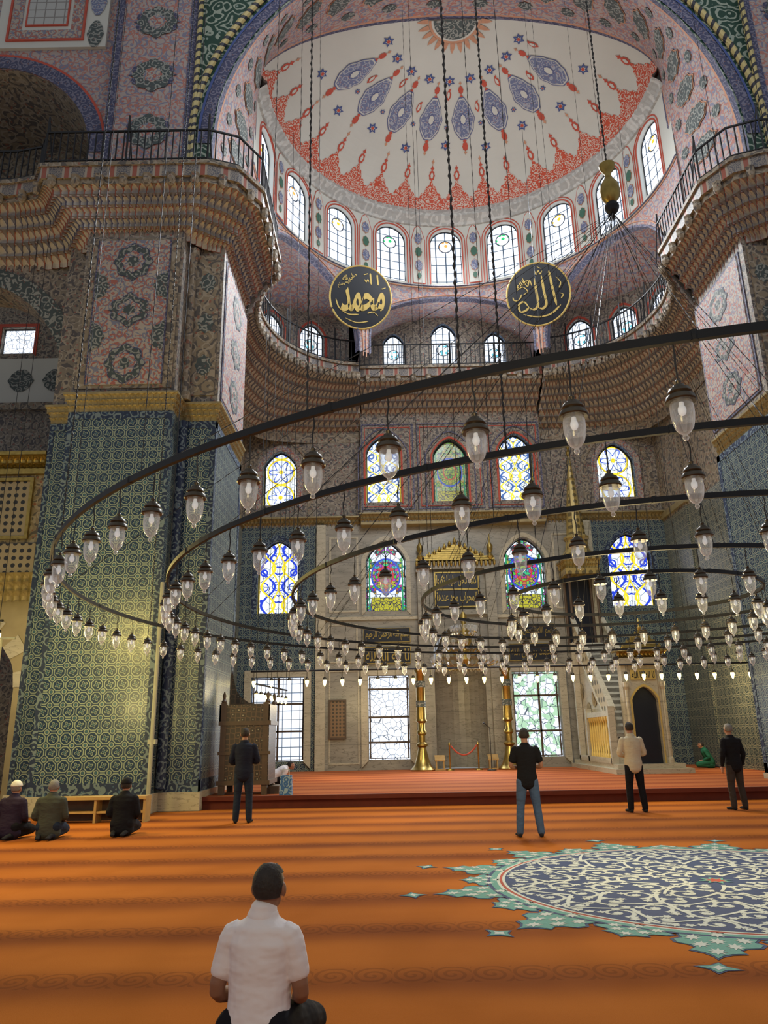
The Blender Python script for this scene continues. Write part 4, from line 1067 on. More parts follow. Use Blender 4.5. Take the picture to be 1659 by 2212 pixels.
for x in (x0+.2, x1-.2): mb.lathe([(.1, .56), (.1, .7), (.06, .78), (.06, 2.9), (.1, 3.0), (.11, 3.15)], x, 25.55, 10)
gate = mb.obj('gate', [MARBW], mi)
mb = MB(); n = 12; xs = [hm.xc-hm.hw*cos(pi*j/n) for j in range(n+1)]
for a, b in zip(xs[:-1], xs[1:]): mb.quad((a, 25.88, .56), (b, 25.88, .56), (b, 25.88, hm.top(b)), (a, 25.88, hm.top(a)))
mb.obj('curtain', [BLACKP], gate)
mb = MB(); surround(mb, fM, hm, .01, .07, 0, -.02); mb.box(GC-.42, GC+.42, 25.64, 25.69, 3.24, 3.56); mb.obj('gilt_border', [GOLDL], gate)
mb = MB(); put_text(mb, shape('لا اله الا الله'), GC, 3.4, .76, .23, 25.62, 0, .02); mb.obj('inscription', [BLACKP], gate)
mb = MB(); corbel(mb, [(x0, 25.6), (x1, 25.6)], [(x0-.05, 25.35), (x1+.05, 25.35)], 3.9, 4.15, 2, .14, .05)
for i in range(8):
    t = i/7; w = .62*(1-t)**.9+.04; mb.box(GC-w, GC+w, 25.45, 25.55, 4.2+t*.6, 4.2+t*.6+.08)
for i in range(9):
    t = (i-4)/4; mb.lathe([(.035, 0), (.06, .08), (.01, .2)], GC+t*.62, 25.5, 6, 0, 4.22+.55*(1-abs(t)))
mb.lathe([(.04, 0), (.08, .1), (.025, .18), (.06, .28), (.01, .42)], GC, 25.5, 8, 0, 4.85)
mb.box(x0-.05, x1+.05, 25.3, 26, 4.15, 4.2)
mb.obj('gate_crest', [GOLD], gate)
mb = MB()
def yz(mb, x, P, m_=0): mb.add([(x, y, z) for y, z in P], [tuple(range(len(P)))], m_)
tri = [(26.0, .56), (31.2, .56), (31.2, 5.0), (30.2, 5.0), (26.0, 1.4)]
for x in (7.6, 8.75): yz(mb, x, tri)
for i in range(len(tri)):
    a, b = tri[i], tri[(i+1) % len(tri)]; mb.quad((7.6, *a), (8.75, *a), (8.75, *b), (7.6, *b))
sb = mb.obj('stair_body', [MARBW], mi)
mb = MB()
for k in range(16):
    y = 26.0+k*.26; z = 1.4+k*.225-.1; mb.box(7.62, 8.68, y, y+.3, z, z+.22)
mb.obj('steps', [MARBLE], sb)
mb = MB()
SLN = [(0, 1, 2, 3), (4, 5, 6, 7), (0, 4, 7, 3), (1, 5, 6, 2), (3, 2, 6, 7), (0, 1, 5, 4)]
for x in (7.5, 8.7):
    mb.add([(x, 25.95, 1.35), (x+.10, 25.95, 1.35), (x+.10, 25.95, 2.3), (x, 25.95, 2.3), (x, 30.3, 5.0), (x+.10, 30.3, 5.0), (x+.10, 30.3, 5.95), (x, 30.3, 5.95)], SLN)
sp = mb.obj('stair_parapet', [LATM], mi)
mb = MB()
for x in (7.46, 8.66):
    for z0_, z1_ in ((2.26, 2.38), (1.30, 1.40)):
        mb.add([(x, 25.95, z0_), (x+.18, 25.95, z0_), (x+.18, 25.95, z1_), (x, 25.95, z1_), (x, 30.3, z0_+3.65), (x+.18, 30.3, z0_+3.65), (x+.18, 30.3, z1_+3.65), (x, 30.3, z1_+3.65)], SLN)
mb.obj('handrail', [MARBW], sp)
mb = MB()
mb.box(7.36, 7.56, 26.0, 30.3, .56, .74); mb.box(7.38, 7.56, 26.0, 29.0, 2.08, 2.25)
for y in (26.0, 28.9, 30.2): mb.box(7.36, 7.58, y-.08, y+.08, .56, 2.4 if y < 30 else 5.0)
mb.obj('baluster_rail', [MARBW], mi)
base = None
for k in range(9):
    if base is None:
        mb = MB(); mb.lathe([(.07, 0), (.07, .1), (.045, .16), (.065, .6), (.05, 1.0), (.04, 1.15), (.075, 1.22), (.075, 1.34)], 0, 0, 8)
        base = mb.obj('baluster', [GOLDL], smooth=True); ob = base
    else: ob = base.copy(); COL.objects.link(ob)
    ob.parent = mi; ob.matrix_parent_inverse = Matrix.Translation(-Vector(mi.location)); ob.location = (7.46, 26.25+k*.3, .74)
for k in range(3):
    mb = MB(); y_, z_ = 28.3+k*.85, (2.75, 2.35, 3.1)[k]
    mb.fan((7.575, y_, z_), [(7.575, y_+.3*x, z_+.3*y) for x, y in OG]); mb.fan((7.56, y_, z_), [(7.56, y_+.2*x, z_+.2*y) for x, y in ST])
    mb.obj('carved_rosette', [STONE], sb)
for x in (7.55, 8.65):
    for y in (30.25, 31.15):
        mb = MB(); mb.lathe([(.08, 5.0), (.06, 5.1), (.055, 7.6), (.09, 7.8)], x, y, 8); mb.obj('column', [DWOOD], mi, smooth=True)
mb = MB(); mb.box(7.6, 8.6, 31.2, 31.3, 5, 7.8); mb.obj('dark_back', [BLACKP], mi)  # black sheet painting the dark inside of the canopy opening
mb = MB(); mb.box(7.4, 8.8, 30.1, 31.3, 7.8, 8.05); corbel(mb, [(7.45, 31.3), (7.45, 30.15), (8.75, 30.15), (8.75, 31.3)], [(7.3, 31.3), (7.3, 30.0), (8.9, 30.0), (8.9, 31.3)], 8.05, 8.4, 2, .15, .05)
mb.box(7.3, 8.9, 30.0, 31.3, 8.4, 8.48)
mb.lathe([(.70, 8.5), (.66, 8.7), (.50, 8.9), (.46, 9.3), (.54, 9.38), (.54, 9.45), (.40, 9.55), (.31, 10.6), (.34, 10.65), (.30, 10.75), (.16, 12.0), (.19, 12.05), (.15, 12.12), (.05, 13.1)], 8.1, 30.65, 12)
cn = mb.obj('canopy', [LATG], mi)
mb = MB(); mb.lathe([(.05, 13.1), (.09, 13.2), (.1, 13.3), (.03, 13.45), (.07, 13.55), (.01, 13.8)], 8.1, 30.65, 12); mb.obj('finial', [GOLD], cn)

# ------------------------------------------------------------------ wooden preacher's chair
def lat2():
    N = NT('inlaid_wood'); u, v = N.sep()
    d = N.vor(N.uv(), 8.0, 'DISTANCE_TO_EDGE', rnd=.35); d2 = N.vor(N.uv(), 8.0, rnd=.35)
    c = N.mix(N.lt(d, .09), (.035, .024, .016), (.10, .06, .035)); c = N.mix(N.lt(d2, .14), c, (.30, .27, .20))
    return N.pbr(c, .4)
INLAY = lat2()
k = empty('preaching_chair', (-3.6, 20, .27), 'tall carved dark wooden preaching chair with inlay', 'pulpit chair')
mb = MB(); mb.box(-4.15, -2.95, 19.3, 20.5, .55, 1.95, 0); kb = mb.obj('body', [INLAY], k)
mb = MB()
for x in (-4.1, -3.05):
    for y in (19.35, 20.4): mb.box(x-.06, x+.08, y-.06, y+.08, .27, 2.45)
mb.box(-4.2, -2.9, 19.25, 20.55, 1.9, 2.0); mb.box(-4.2, -2.9, 19.25, 20.55, .5, .6); mb.box(-4.2, -2.9, 19.27, 19.3, 1.2, 1.28)
mb.obj('frame', [DWOOD], kb)
mb = MB()
P2 = [(-4.2, 2.0), (-2.95, 2.0), (-2.95, 2.40), (-3.3, 2.42), (-3.7, 2.5), (-3.92, 2.65), (-4.05, 2.85), (-4.12, 3.15), (-4.16, 3.35), (-4.2, 3.15)]
mb.add([(x, 20.45, z) for x, z in P2], [tuple(range(10))]); mb.add([(x, 20.50, z) for x, z in P2], [tuple(range(10))])
mb.obj('backrest', [INLAY], k)
mb = MB(); mb.box(-4.2, -2.95, 19.3, 19.34, 2.0, 2.40); mb.box(-2.98, -2.94, 19.3, 20.5, 2.0, 2.40); mb.box(-4.2, -4.16, 19.3, 20.5, 2.0, 2.4); ar = mb.obj('armrest', [INLAY], k)
for x, y in ((-4.1, 19.35), (-3.0, 19.35), (-3.0, 20.45)):
    mb = MB(); mb.lathe([(.05, 0), (.07, .06), (.03, .12), (.05, .2), (.01, .3)], x, y, 8, 0, 2.42); mb.obj('finial', [DWOOD], ar, smooth=True)
mb = MB(); mb.box(-2.98, -2.7, 19.5, 20.3, .27, .45); mb.obj('step', [DWOOD], k)

b = empty('low_bench', (-5.9, 16.4, 0), 'low light wooden shelf bench against the pier', 'bench')
mb = MB(); mb.box(-6.95, -4.95, 16.2, 16.6, .44, .5); mb.obj('top', [WOOD], b)
mb = MB(); mb.box(-6.92, -4.98, 16.24, 16.57, .18, .22); mb.obj('shelf', [WOOD], b)
mb = MB(); mb.box(-6.92, -4.98, 16.55, 16.58, .02, .44); mb.obj('dark_back', [DWOOD], b)
for x in (-6.93, -6.0, -5.0): mb = MB(); mb.box(x, x+.05, 16.22, 16.58, 0, .44); mb.obj('leg', [WOOD], b)
mb = MB(); mb.tube([(-5.33, 17.6, 0), (-5.33, 17.6, 5.2)], .05, 8); mb.box(-5.42, -5.24, 17.58, 17.74, 1.5, 1.6); mb.obj('downpipe', [PIPE], label='cream painted pipe running up the tiled pier', cat='pipe')
mb = MB(); mb.tube([(-8.95, 17.4, 0), (-8.95, 17.4, 3.9)], .06, 8); mb.tube([(-9.05, 17.4, 3.9), (-8.6, 17.4, 3.9)], .03, 6); mb.lathe([(.16, 0), (.16, .05), (.07, .08)], -8.95, 17.4, 10); mb.obj('pole', [PIPE], label='cream upright pole standing near the aisle', cat='pole')
mb = MB(); mb.box(-2.62, -2.32, 18.95, 19.15, .27, .72)
for v in range(len(mb.v)):
    x, y, z = mb.v[v]
    if z > .5: mb.v[v] = (x*.9-2.47*.1, 19.05+(y-19.05)*.5, z)
bg = mb.obj('shopping_bag', [arab('bag_print', (.03, .12, .34), (.30, .42, .5), (.02, .06, .2), 7.0)], label='blue patterned carrier bag standing on carpet', cat='bag')
mb = MB(); mb.tube([(-2.55, 19.05, .7), (-2.55, 19.05, .85), (-2.4, 19.05, .85), (-2.4, 19.05, .7)], .01, 5); mb.obj('handle', [RUGW], bg)

# ------------------------------------------------------------------ carpet medallion
RC = Vector((3.56, 9.02)); RS = 1.03
mb = MB()
def disc(r, z, m, n=96): mb.fan((RC.x, RC.y, z), [(RC.x+r*RS*cos(2*pi*k/n), RC.y+r*RS*sin(2*pi*k/n), z) for k in range(n)], m)
def shp(r0, a, w, l, S_, z, m):
    r0 *= RS
    mb.fan((RC.x+r0*cos(a), RC.y+r0*sin(a), z), [(RC.x+(r0+y*l)*cos(a)-x*w*sin(a), RC.y+(r0+y*l)*sin(a)+x*w*cos(a), z) for x, y in S_], m)
CART = [(0, 1), (.10, .80), (.30, .62), (.62, .50), (.50, .28), (.62, .12), (.95, .0), (1.05, -.25), (.85, -.42), (.95, -.7), (.7, -1), (-.7, -1), (-.95, -.7), (-.85, -.42), (-1.05, -.25), (-.95, .0), (-.62, .12), (-.50, .28), (-.62, .50), (-.30, .62), (-.10, .80)]
NC = 24
for i in range(NC):
    a = 2*pi*(i+.5)/NC; big = i % 2 == 0
    l = .42 if big else .24; r0 = 2.66 if big else 2.50
    shp(r0, a, .34, l, CART, .003, 0); shp(r0, a, .31, l*.9, CART, .005, 1)
    for dx, dy in ((0, .45), (.12, .05), (-.12, .05), (.2, -.4), (-.2, -.4), (0, -.25), (0, -.75)):
        shp(r0+dy*l, a+dx/2.7, .055, .075 if big else .045, ogee(16, .35), .007, 3)
    if big:
        shp(3.26, a, .17, .15, DI, .003, 0); shp(3.26, a, .14, .12, DI, .005, 1); shp(3.26, a, .07, .06, DI, .006, 3)
disc(2.42, .006, 0); disc(2.38, .0065, 1); disc(2.31, .007, 3); disc(2.28, .008, 2); disc(2.25, .009, 3); disc(2.22, .010, 0)
def ribbon(P, w, z, m):
    for i in range(len(P)-1):
        a, b_ = Vector(P[i]), Vector(P[i+1]); d = (b_-a)
        if d.length < 1e-6: continue
        d.normalize(); nn = Vector((-d.y, d.x)); wa = w*(1-.5*i/len(P)); wb = w*(1-.5*(i+1)/len(P))
        mb.quad((*(a+nn*wa), z), (*(b_+nn*wb), z), (*(b_-nn*wb), z), (*(a-nn*wa), z), m)
LEAF = [(.0, 1), (.35, .5), (.8, .55), (.5, .1), (.7, -.4), (.2, -.3), (0, -.9), (-.2, -.3), (-.7, -.4), (-.5, .1), (-.8, .55), (-.35, .5)]
def leaf(x, y, s_, ang, z): mb.fan((x, y, z), [(x+s_*(p*cos(ang)-q*sin(ang)), y+s_*(p*sin(ang)+q*cos(ang)), z) for p, q in LEAF], 3)
def spiral(c, r, a0, turns, sg, z):
    P = [(c[0]+r*(1-.8*t/24)*cos(a0+sg*2*pi*turns*t/24), c[1]+r*(1-.8*t/24)*sin(a0+sg*2*pi*turns*t/24)) for t in range(25)]
    ribbon(P, .023, z, 3)
    for t in (1, 5, 9, 13, 18):
        p = Vector(P[t]); q = (p-Vector(c)).normalized(); s_ = p+q*.045*(1 if t % 2 else -1)
        leaf(s_.x, s_.y, .058, atan2(q.y, q.x)+t, z+.0005)
    leaf(c[0], c[1], .06, a0, z+.0007)
for R_, n, r in ((2.02, 30, .17), (1.64, 24, .18), (1.25, 18, .18), (.85, 12, .18), (.45, 7, .16)):
    for i in range(n):
        a = 2*pi*i/n+R_; sg = 1 if i % 2 else -1
        spiral((RC.x+R_*cos(a)*RS, RC.y+R_*sin(a)*RS), r, a+1, 1.2, sg, .0115)
        a2 = a+pi/n; ribbon([(RC.x+(R_+.18*t)*cos(a2+.1*t*sg), RC.y+(R_+.18*t)*sin(a2+.1*t*sg)) for t in (-1, -.5, 0, .5, 1)], .024, .0125, 3)
        leaf(RC.x+(R_+.18)*cos(a2), RC.y+(R_+.18)*sin(a2), .065, a2, .0127)
mb.fan((RC.x, RC.y, .014), [(RC.x+.2*x, RC.y+.2*y, .014) for x, y in star(8, .5)], 1); mb.fan((RC.x, RC.y, .0145), [(RC.x+.13*x, RC.y+.13*y, .0145) for x, y in star(8, .5)], 2)
mb.obj('carpet_medallion', [RUGB, TURQP, RUGR, RUGW], label='round navy and white carpet medallion with turquoise fringe', cat='carpet')

# ------------------------------------------------------------------ chandelier rings
ZR = 3.25; RCX, RCY = 3.13, 9.49; RAD = [6.8, 5.7, 4.29, 2.66, 1.54]
P_ = radians(16.62)
def proj(p):
    x, y, z = p[0], p[1], p[2]-1.6; d = y*cos(P_)+z*sin(P_)
    if d < .3: return None
    v = -y*sin(P_)+z*cos(P_); return (1615*x/d, 1615*v/d)
def inview(p, mx=60):
    q = proj(p); return q is not None and abs(q[0]) < 830+mx and abs(q[1]) < 1106+mx+60
cd = empty('ring_chandelier', (RCX, RCY, ZR), 'huge chandelier of concentric black iron rings', 'chandelier')
for R_ in RAD:
    mb = MB(); n = 160; sec = [(-.014, -.021), (.014, -.021), (.014, .021), (-.014, .021)]
    rows = [[(RCX+(R_+a)*cos(2*pi*k/n), RCY+(R_+a)*sin(2*pi*k/n), ZR+b_) for a, b_ in sec+[sec[0]]] for k in range(n+1)]
    mb.grid(rows, 0)
    for k in range(24):
        a = 2*pi*k/24; mb.lathe([(.018, -.023), (.020, 0), (.018, .026)], RCX+R_*cos(a), RCY+R_*sin(a), 8, 0, ZR)
    mb.obj('iron_ring', [IRON], cd)
mb = MB()
FX, FY, FZ = 3.50, 9.45, 9.27
mb.lathe([(.055, .60), (.12, .61), (.11, .54), (.06, .48), (.045, .42), (.065, .36), (.13, .25), (.15, .14), (.13, .02), (.07, -.06), (.04, -.09)], FX, FY, 20, 0, FZ)
fi = mb.obj('finial', [GOLD], cd, smooth=True)
mb = MB(); mb.lathe([(.05, 0), (.10, -.05), (.11, -.10), (.08, -.17), (.04, -.21)], FX, FY, 12, 0, FZ-.06); mb.obj('chain_collar', [IRON], fi)
def chain(p, q, r=.012, per=.09):
    mb = MB(); P = Vector(p); Q = Vector(q); L = (Q-P).length; n = max(2, int(L/per)*2); pts = []; rr = []
    for i in range(n+1):
        t = i/n; pts.append(P.lerp(Q, t)+Vector((sin(i*1.7)*r*.35, cos(i*1.3)*r*.35, 0))); rr.append(r*(1.3 if i % 2 else .5))
    mb.tube(pts, rr, 5, cap=False); return mb
thick = [((-.40, 3.67), .006), ((.38, 3.28), .0070), ((.76, 4.31), .0075), ((-2.66, 5.94), .007), ((-3.54, 11.2), .009), ((-1.6, 4.65), .0035), ((-.9, 5.4), .0035), ((.9, 5.9), .0035)]
for (x, y), r in thick: chain((x, y, ZR), (x, y, 24.0), r, .05 if r > .0055 else .1).obj('support_chain', [CHAINM], cd)
chain((FX, FY, FZ+.58), (FX, FY, 26), .014, .09).obj('support_chain', [CHAINM], cd)
for R_, n, r, o in ((6.8, 12, .0055, .2), (5.7, 12, .0055, .35), (4.29, 12, .0055, .1), (2.66, 10, .005, .3)):
    for k in range(n):
        a = 2*pi*k/n+o; q = (RCX+R_*cos(a), RCY+R_*sin(a), ZR)
        if not inview(q, 500): continue
        chain((FX, FY, FZ-.24), q, r*.75, .14).obj('stay_chain', [CHAINM], cd)
        if k % 2 == 0 and q[1] > 6: chain(q, (q[0], q[1], 24.0), r*.9, .2).obj('support_chain', [CHAINM], cd)

def lamp_parts():
    P = []
    mb = MB(); mb.tube([(0, 0, 0), (.006, 0, -.05), (-.006, 0, -.1), (0, 0, -.185)], [.003, .005, .005, .003], 5); P.append(('chain', mb, CHAINM))
    mb = MB(); mb.lathe([(.008, -.175), (.014, -.183), (.010, -.196), (.024, -.202), (.028, -.212), (.044, -.22), (.052, -.238), (.046, -.246), (.060, -.256), (.066, -.276), (.062, -.282), (.044, -.282)], 0, 0, 20); P.append(('cap', mb, BRONZE))
    mb = MB(); mb.lathe([(.044, -.277), (.049, -.30), (.050, -.335), (.046, -.37), (.038, -.40), (.024, -.42), (.012, -.428), (.009, -.434), (.014, -.443), (.009, -.455), (.0005, -.458)], 0, 0, 20); P.append(('glass_shade', mb, LGLASS))
    mb = MB(); mb.ball((0, 0, -.318), (.018, .018, .026), 12, 8); mb.lathe([(.010, -.28), (.012, -.3)], 0, 0, 8); P.append(('bulb', mb, BULB))
    return P
LP = lamp_parts(); PM = [(n, b_.obj(n, [m_], smooth=True), m_) for n, b_, m_ in LP]
protos = [o for _, o, _ in PM]
far = MB()
for i, (n, b_, m_) in enumerate(LP): far.add(b_.v, b_.f, i)
fo = far.obj('hanging_lamp', [m_ for _, _, m_ in LP], smooth=True)
lab = 'clear glass oil-style lamp with dark bronze cap hanging from iron ring'
PH = [.09, -.15, .2, .3, .1]
for ri, R_ in enumerate(RAD):
    n = round(2*pi*R_/.45)
    for k in range(n):
        a = 2*pi*(k+PH[ri])/n; q = (RCX+R_*cos(a), RCY+R_*sin(a), ZR-.0235)
        if not inview((q[0], q[1], q[2]-.2)): continue
        rz = random.random()*6
        if hypot(q[0], q[1]) < 7.0:
            e = empty('hanging_lamp', q, lab, 'lamp', group='lamps of the ring chandelier'); e.rotation_euler = (0, 0, rz); gs = None
            for o in protos:
                c = o.copy(); COL.objects.link(c)
                c.parent = gs if (o is protos[3]) else e
                if o is protos[2]: gs = c
        else:
            c = fo.copy(); COL.objects.link(c); c.location = q; c.rotation_euler = (0, 0, rz); tag(c, lab, 'lamp', group='lamps of the ring chandelier')
for o in protos+[fo]: bpy.data.objects.remove(o)
def lampbar(a, b, lab, up, ts=(.03, .35, .65, .97)):
    mb = MB(); mb.tube([a, b], .03, 6)
    A, B = Vector(a), Vector(b)
    for t in ts: p = A.lerp(B, t); mb.tube([p, (p.x, p.y, up)], .008, 4)
    mb.obj('lamp_bar', [IRON], label=lab, cat='lamp bar')
lampbar((-4.2, 23.5, 3.55), (12.15, 23.5, 3.55), 'long thin black bar carrying small lit lamps', 24, (.06, .35, .6, .83))
lampbar((-4.1, 23.75, 3.2), (-3.6, 27.5, 3.2), 'short black bar carrying small lit lamps', 15.5)
lampbar((-9.2, 17.9, 4.4), (-10.5, 18.9, 4.4), 'black bar with lit lamps near the aisle', 15.5, (.1, .5))
mb = MB(); mb.lathe([(.01, 0.0), (.01, -.16), (.05, -.20), (.06, -.26)], 0, 0, 8, 0); mb.lathe([(.055, -.26), (.06, -.32), (.03, -.42), (.005, -.46)], 0, 0, 8, 1)
lit = mb.obj('lit_lamp', [BRONZE, LIT], smooth=True)
pos = [(-4.1+i*.545, 23.5, 3.522) for i in range(30)]+[(-4.08+.066*i, 23.9+.5*i, 3.172) for i in range(8)]+[(-9.3-.33*i, 17.98+.254*i, 4.372) for i in range(4)]
for p in pos:
    c = lit.copy(); COL.objects.link(c); c.location = p; tag(c, 'small glowing yellow glass lamp hanging from bar', 'lamp', group='lit lamps on the bars')
bpy.data.objects.remove(lit)

# ------------------------------------------------------------------ people
def limb(mb, pts, rads, side=(1, 0, 0), n=12, sub=3, mi=0):
    P = [Vector(p) for p in pts]; R_ = [r if isinstance(r, tuple) else (r, r) for r in rads]; Q = []; RR = []
    for i in range(len(P)-1):
        p0 = P[max(0, i-1)]; p1 = P[i]; p2 = P[i+1]; p3 = P[min(len(P)-1, i+2)]
        for j in range(sub):
            t = j/sub; Q.append(.5*((2*p1)+(p2-p0)*t+(2*p0-5*p1+4*p2-p3)*t*t+(3*p1-p0-3*p2+p3)*t**3))
            s_ = t*t*(3-2*t); RR.append((R_[i][0]*(1-s_)+R_[i+1][0]*s_, R_[i][1]*(1-s_)+R_[i+1][1]*s_))
    Q.append(P[-1]); RR.append(R_[-1])
    t0 = (Q[1]-Q[0]).normalized(); t1 = (Q[-1]-Q[-2]).normalized(); QQ = []; R2 = []
    for c_ in (.95, .7, .35): QQ.append(Q[0]-t0*min(RR[0])*c_*.8); R2.append(tuple(x*sqrt(1-c_*c_) for x in RR[0]))
    QQ += Q; R2 += RR
    for c_ in (.35, .7, .95): QQ.append(Q[-1]+t1*min(RR[-1])*c_*.8); R2.append(tuple(x*sqrt(1-c_*c_) for x in RR[-1]))
    rows = []; S_ = Vector(side)
    for i in range(len(QQ)):
        t = (QQ[min(i+1, len(QQ)-1)]-QQ[max(i-1, 0)]).normalized()
        x = S_-t*S_.dot(t)
        if x.length < .05: x = Vector((0, 1, 0))-t*t.y
        x.normalize(); y = t.cross(x)
        rows.append([tuple(QQ[i]+x*cos(2*pi*k/n)*R2[i][0]+y*sin(2*pi*k/n)*R2[i][1]) for k in range(n)])
    o = len(mb.v); mb.grid(rows, mi, close=True); L = len(rows)
    mb.f.append(tuple(o+k for k in range(n))[::-1]); mb.m.append(mi); mb.uv.append(None)
    mb.f.append(tuple(o+(L-1)*n+k for k in range(n))); mb.m.append(mi); mb.uv.append(None)
def hand(mb, w, d, nrm, s=1.0, thumb=1, curl=.5):
    d = Vector(d).normalized(); nrm = Vector(nrm); nrm = (nrm-d*nrm.dot(d)).normalized(); sd = d.cross(nrm)*thumb; w = Vector(w)
    limb(mb, [w-d*.02, w+d*.03*s, w+d*.09*s], [(.026*s, .02*s), (.038*s, .017*s), (.04*s, .014*s)], side=tuple(sd))
    for i, (o, l) in enumerate(((.03, .072), (.011, .082), (-.009, .076), (-.028, .06))):
        r0 = w+d*.085*s+sd*o*s; dd = (d+sd*o*2).normalized(); p1 = r0+dd*l*.45*s; d2 = (dd*cos(curl)-nrm*sin(curl)); p2 = p1+d2*l*.35*s; d3 = (dd*cos(curl*1.8)-nrm*sin(curl*1.8)); p3 = p2+d3*l*.25*s
        limb(mb, [r0, p1, p2, p3], [.0095*s, .0088*s, .008*s, .007*s], n=8, sub=2)
    r0 = w+d*.03*s+sd*.032*s; p1 = r0+(d*.6+sd*.8).normalized()*.035*s; p2 = p1+(d*.9+sd*.25-nrm*.2).normalized()*.03*s
    limb(mb, [r0-sd*.012*s, p1, p2], [.013*s, .011*s, .009*s], n=8, sub=2)
def bake(mb, name, mat, vox, parent=None, it=4):
    me = bpy.data.meshes.new('t'); me.from_pydata(mb.v, [], mb.f); ob = bpy.data.objects.new('t', me); COL.objects.link(ob)
    a = ob.modifiers.new('r', 'REMESH'); a.mode = 'VOXEL'; a.voxel_size = vox; a.use_smooth_shade = True
    b_ = ob.modifiers.new('s', 'SMOOTH'); b_.factor = .5; b_.iterations = it
    bpy.context.view_layer.update()
    m2 = bpy.data.meshes.new_from_object(ob.evaluated_get(bpy.context.evaluated_depsgraph_get()))
    bpy.data.objects.remove(ob); bpy.data.meshes.remove(me); m2.name = name
    m2.materials.clear(); m2.materials.append(mat)
    m2.polygons.foreach_set('use_smooth', [True]*len(m2.polygons)); m2.polygons.foreach_set('material_index', [0]*len(m2.polygons))
    o = bpy.data.objects.new(name, m2); COL.objects.link(o)
    if parent: o.parent = parent
    return o
SKIN = plain('skin', (.36, .18, .115), .55, var=.1); SKIN2 = plain('skin_dark', (.26, .125, .075), .55, var=.1)
HAIRD = plain('hair_dark', (.022, .017, .015), .75, var=.6, sc=50, bs=.8); HAIRG = plain('hair_grey', (.20, .19, .18), .8, var=.3, sc=60, bs=.6); EYE = plain('eye_dark', (.03, .02, .02), .2)
def cloth(name, col, sc=9.0, var=.12):
    N = NT(name); co = N.n('ShaderNodeTexCoord').outputs['Object']
    f = N.noise(co, sc, 3.0)
    wr = N.noise(N.V('MULTIPLY', co, (1.0, 1.0, 2.0)), 5.0, 2.0)
    c = N.mix(f, tuple(x*(1-var) for x in col), tuple(min(1, x*(1+var)) for x in col))
    return N.pbr(c, .9, bump=N.M('ADD', N.M('MULTIPLY', f, .15), wr), bs=.55, bd=.05, spec=.2)
C = dict(white=cloth('cotton_white', (.78, .73, .76), var=.04), black=cloth('cotton_black', (.010, .010, .013)), navy=cloth('quilted_navy', (.014, .018, .035)), cream=cloth('knit_cream', (.56, .50, .38)), jeans=cloth('denim_blue', (.07, .12, .22), 20), djeans=cloth('denim_dark', (.018, .028, .05), 20), bpants=cloth('trousers_black', (.010, .010, .014)), olive=cloth('vest_olive', (.06, .065, .05)), purple=cloth('jacket_purple', (.03, .02, .04)), green=cloth('jacket_green', (.02, .12, .07)), cap=cloth('cap_white', (.65, .62, .55)), shoe=cloth('sock_dark', (.02, .02, .025)), brown=cloth('trousers_brown', (.05, .04, .035)))
def head(body, hair, c, s=1.0, style='short'):
    x, y, z = c
    body.ball((x, y, z+.015), (.076*s, .094*s, .10*s), 20, 14); body.ball((x, y+.022, z-.055), (.056*s, .066*s, .062*s), 16, 10)
    body.ball((x, y+.07, z-.095), (.026, .022, .02), 10, 8)
    limb(body, [(x, y+.085, z+.02), (x, y+.098, z-.0), (x, y+.112, z-.025)], [.009, .011, .014], n=8)
    for s_ in (-1, 1):
        body.ball((x+s_*.084*s, y-.005, z-.012), (.012, .023, .034), 10, 8); body.ball((x+s_*.04, y+.07, z-.035), (.022, .022, .022), 8, 6)
        limb(body, [(x+s_*.015, y+.09, z+.028), (x+s_*.05, y+.076, z+.028)], [.009, .008], n=8)
    limb(body, [(x-.02, y+.086, z-.062), (x, y+.094, z-.06), (x+.02, y+.086, z-.062)], [.008, .009, .008], n=8)
    def keep(p):
        yy = p[1]-y; zz = p[2]-z
        if zz > .062: return True
        if zz > -.045 and yy < -.01-(.0 if zz > 0 else -zz*.45): return True
        return False
    if style == 'short': hair.ball((x, y-.004, z+.014), (.0805*s, .098*s, .101*s), 40, 30, keep=keep)
    else: hair.ball((x, y-.003, z+.013), (.0785*s, .096*s, .0995*s), 48, 36, keep=lambda p: keep(p) and not (hypot(p[0]-x, (p[1]-y-.01)) < .034))
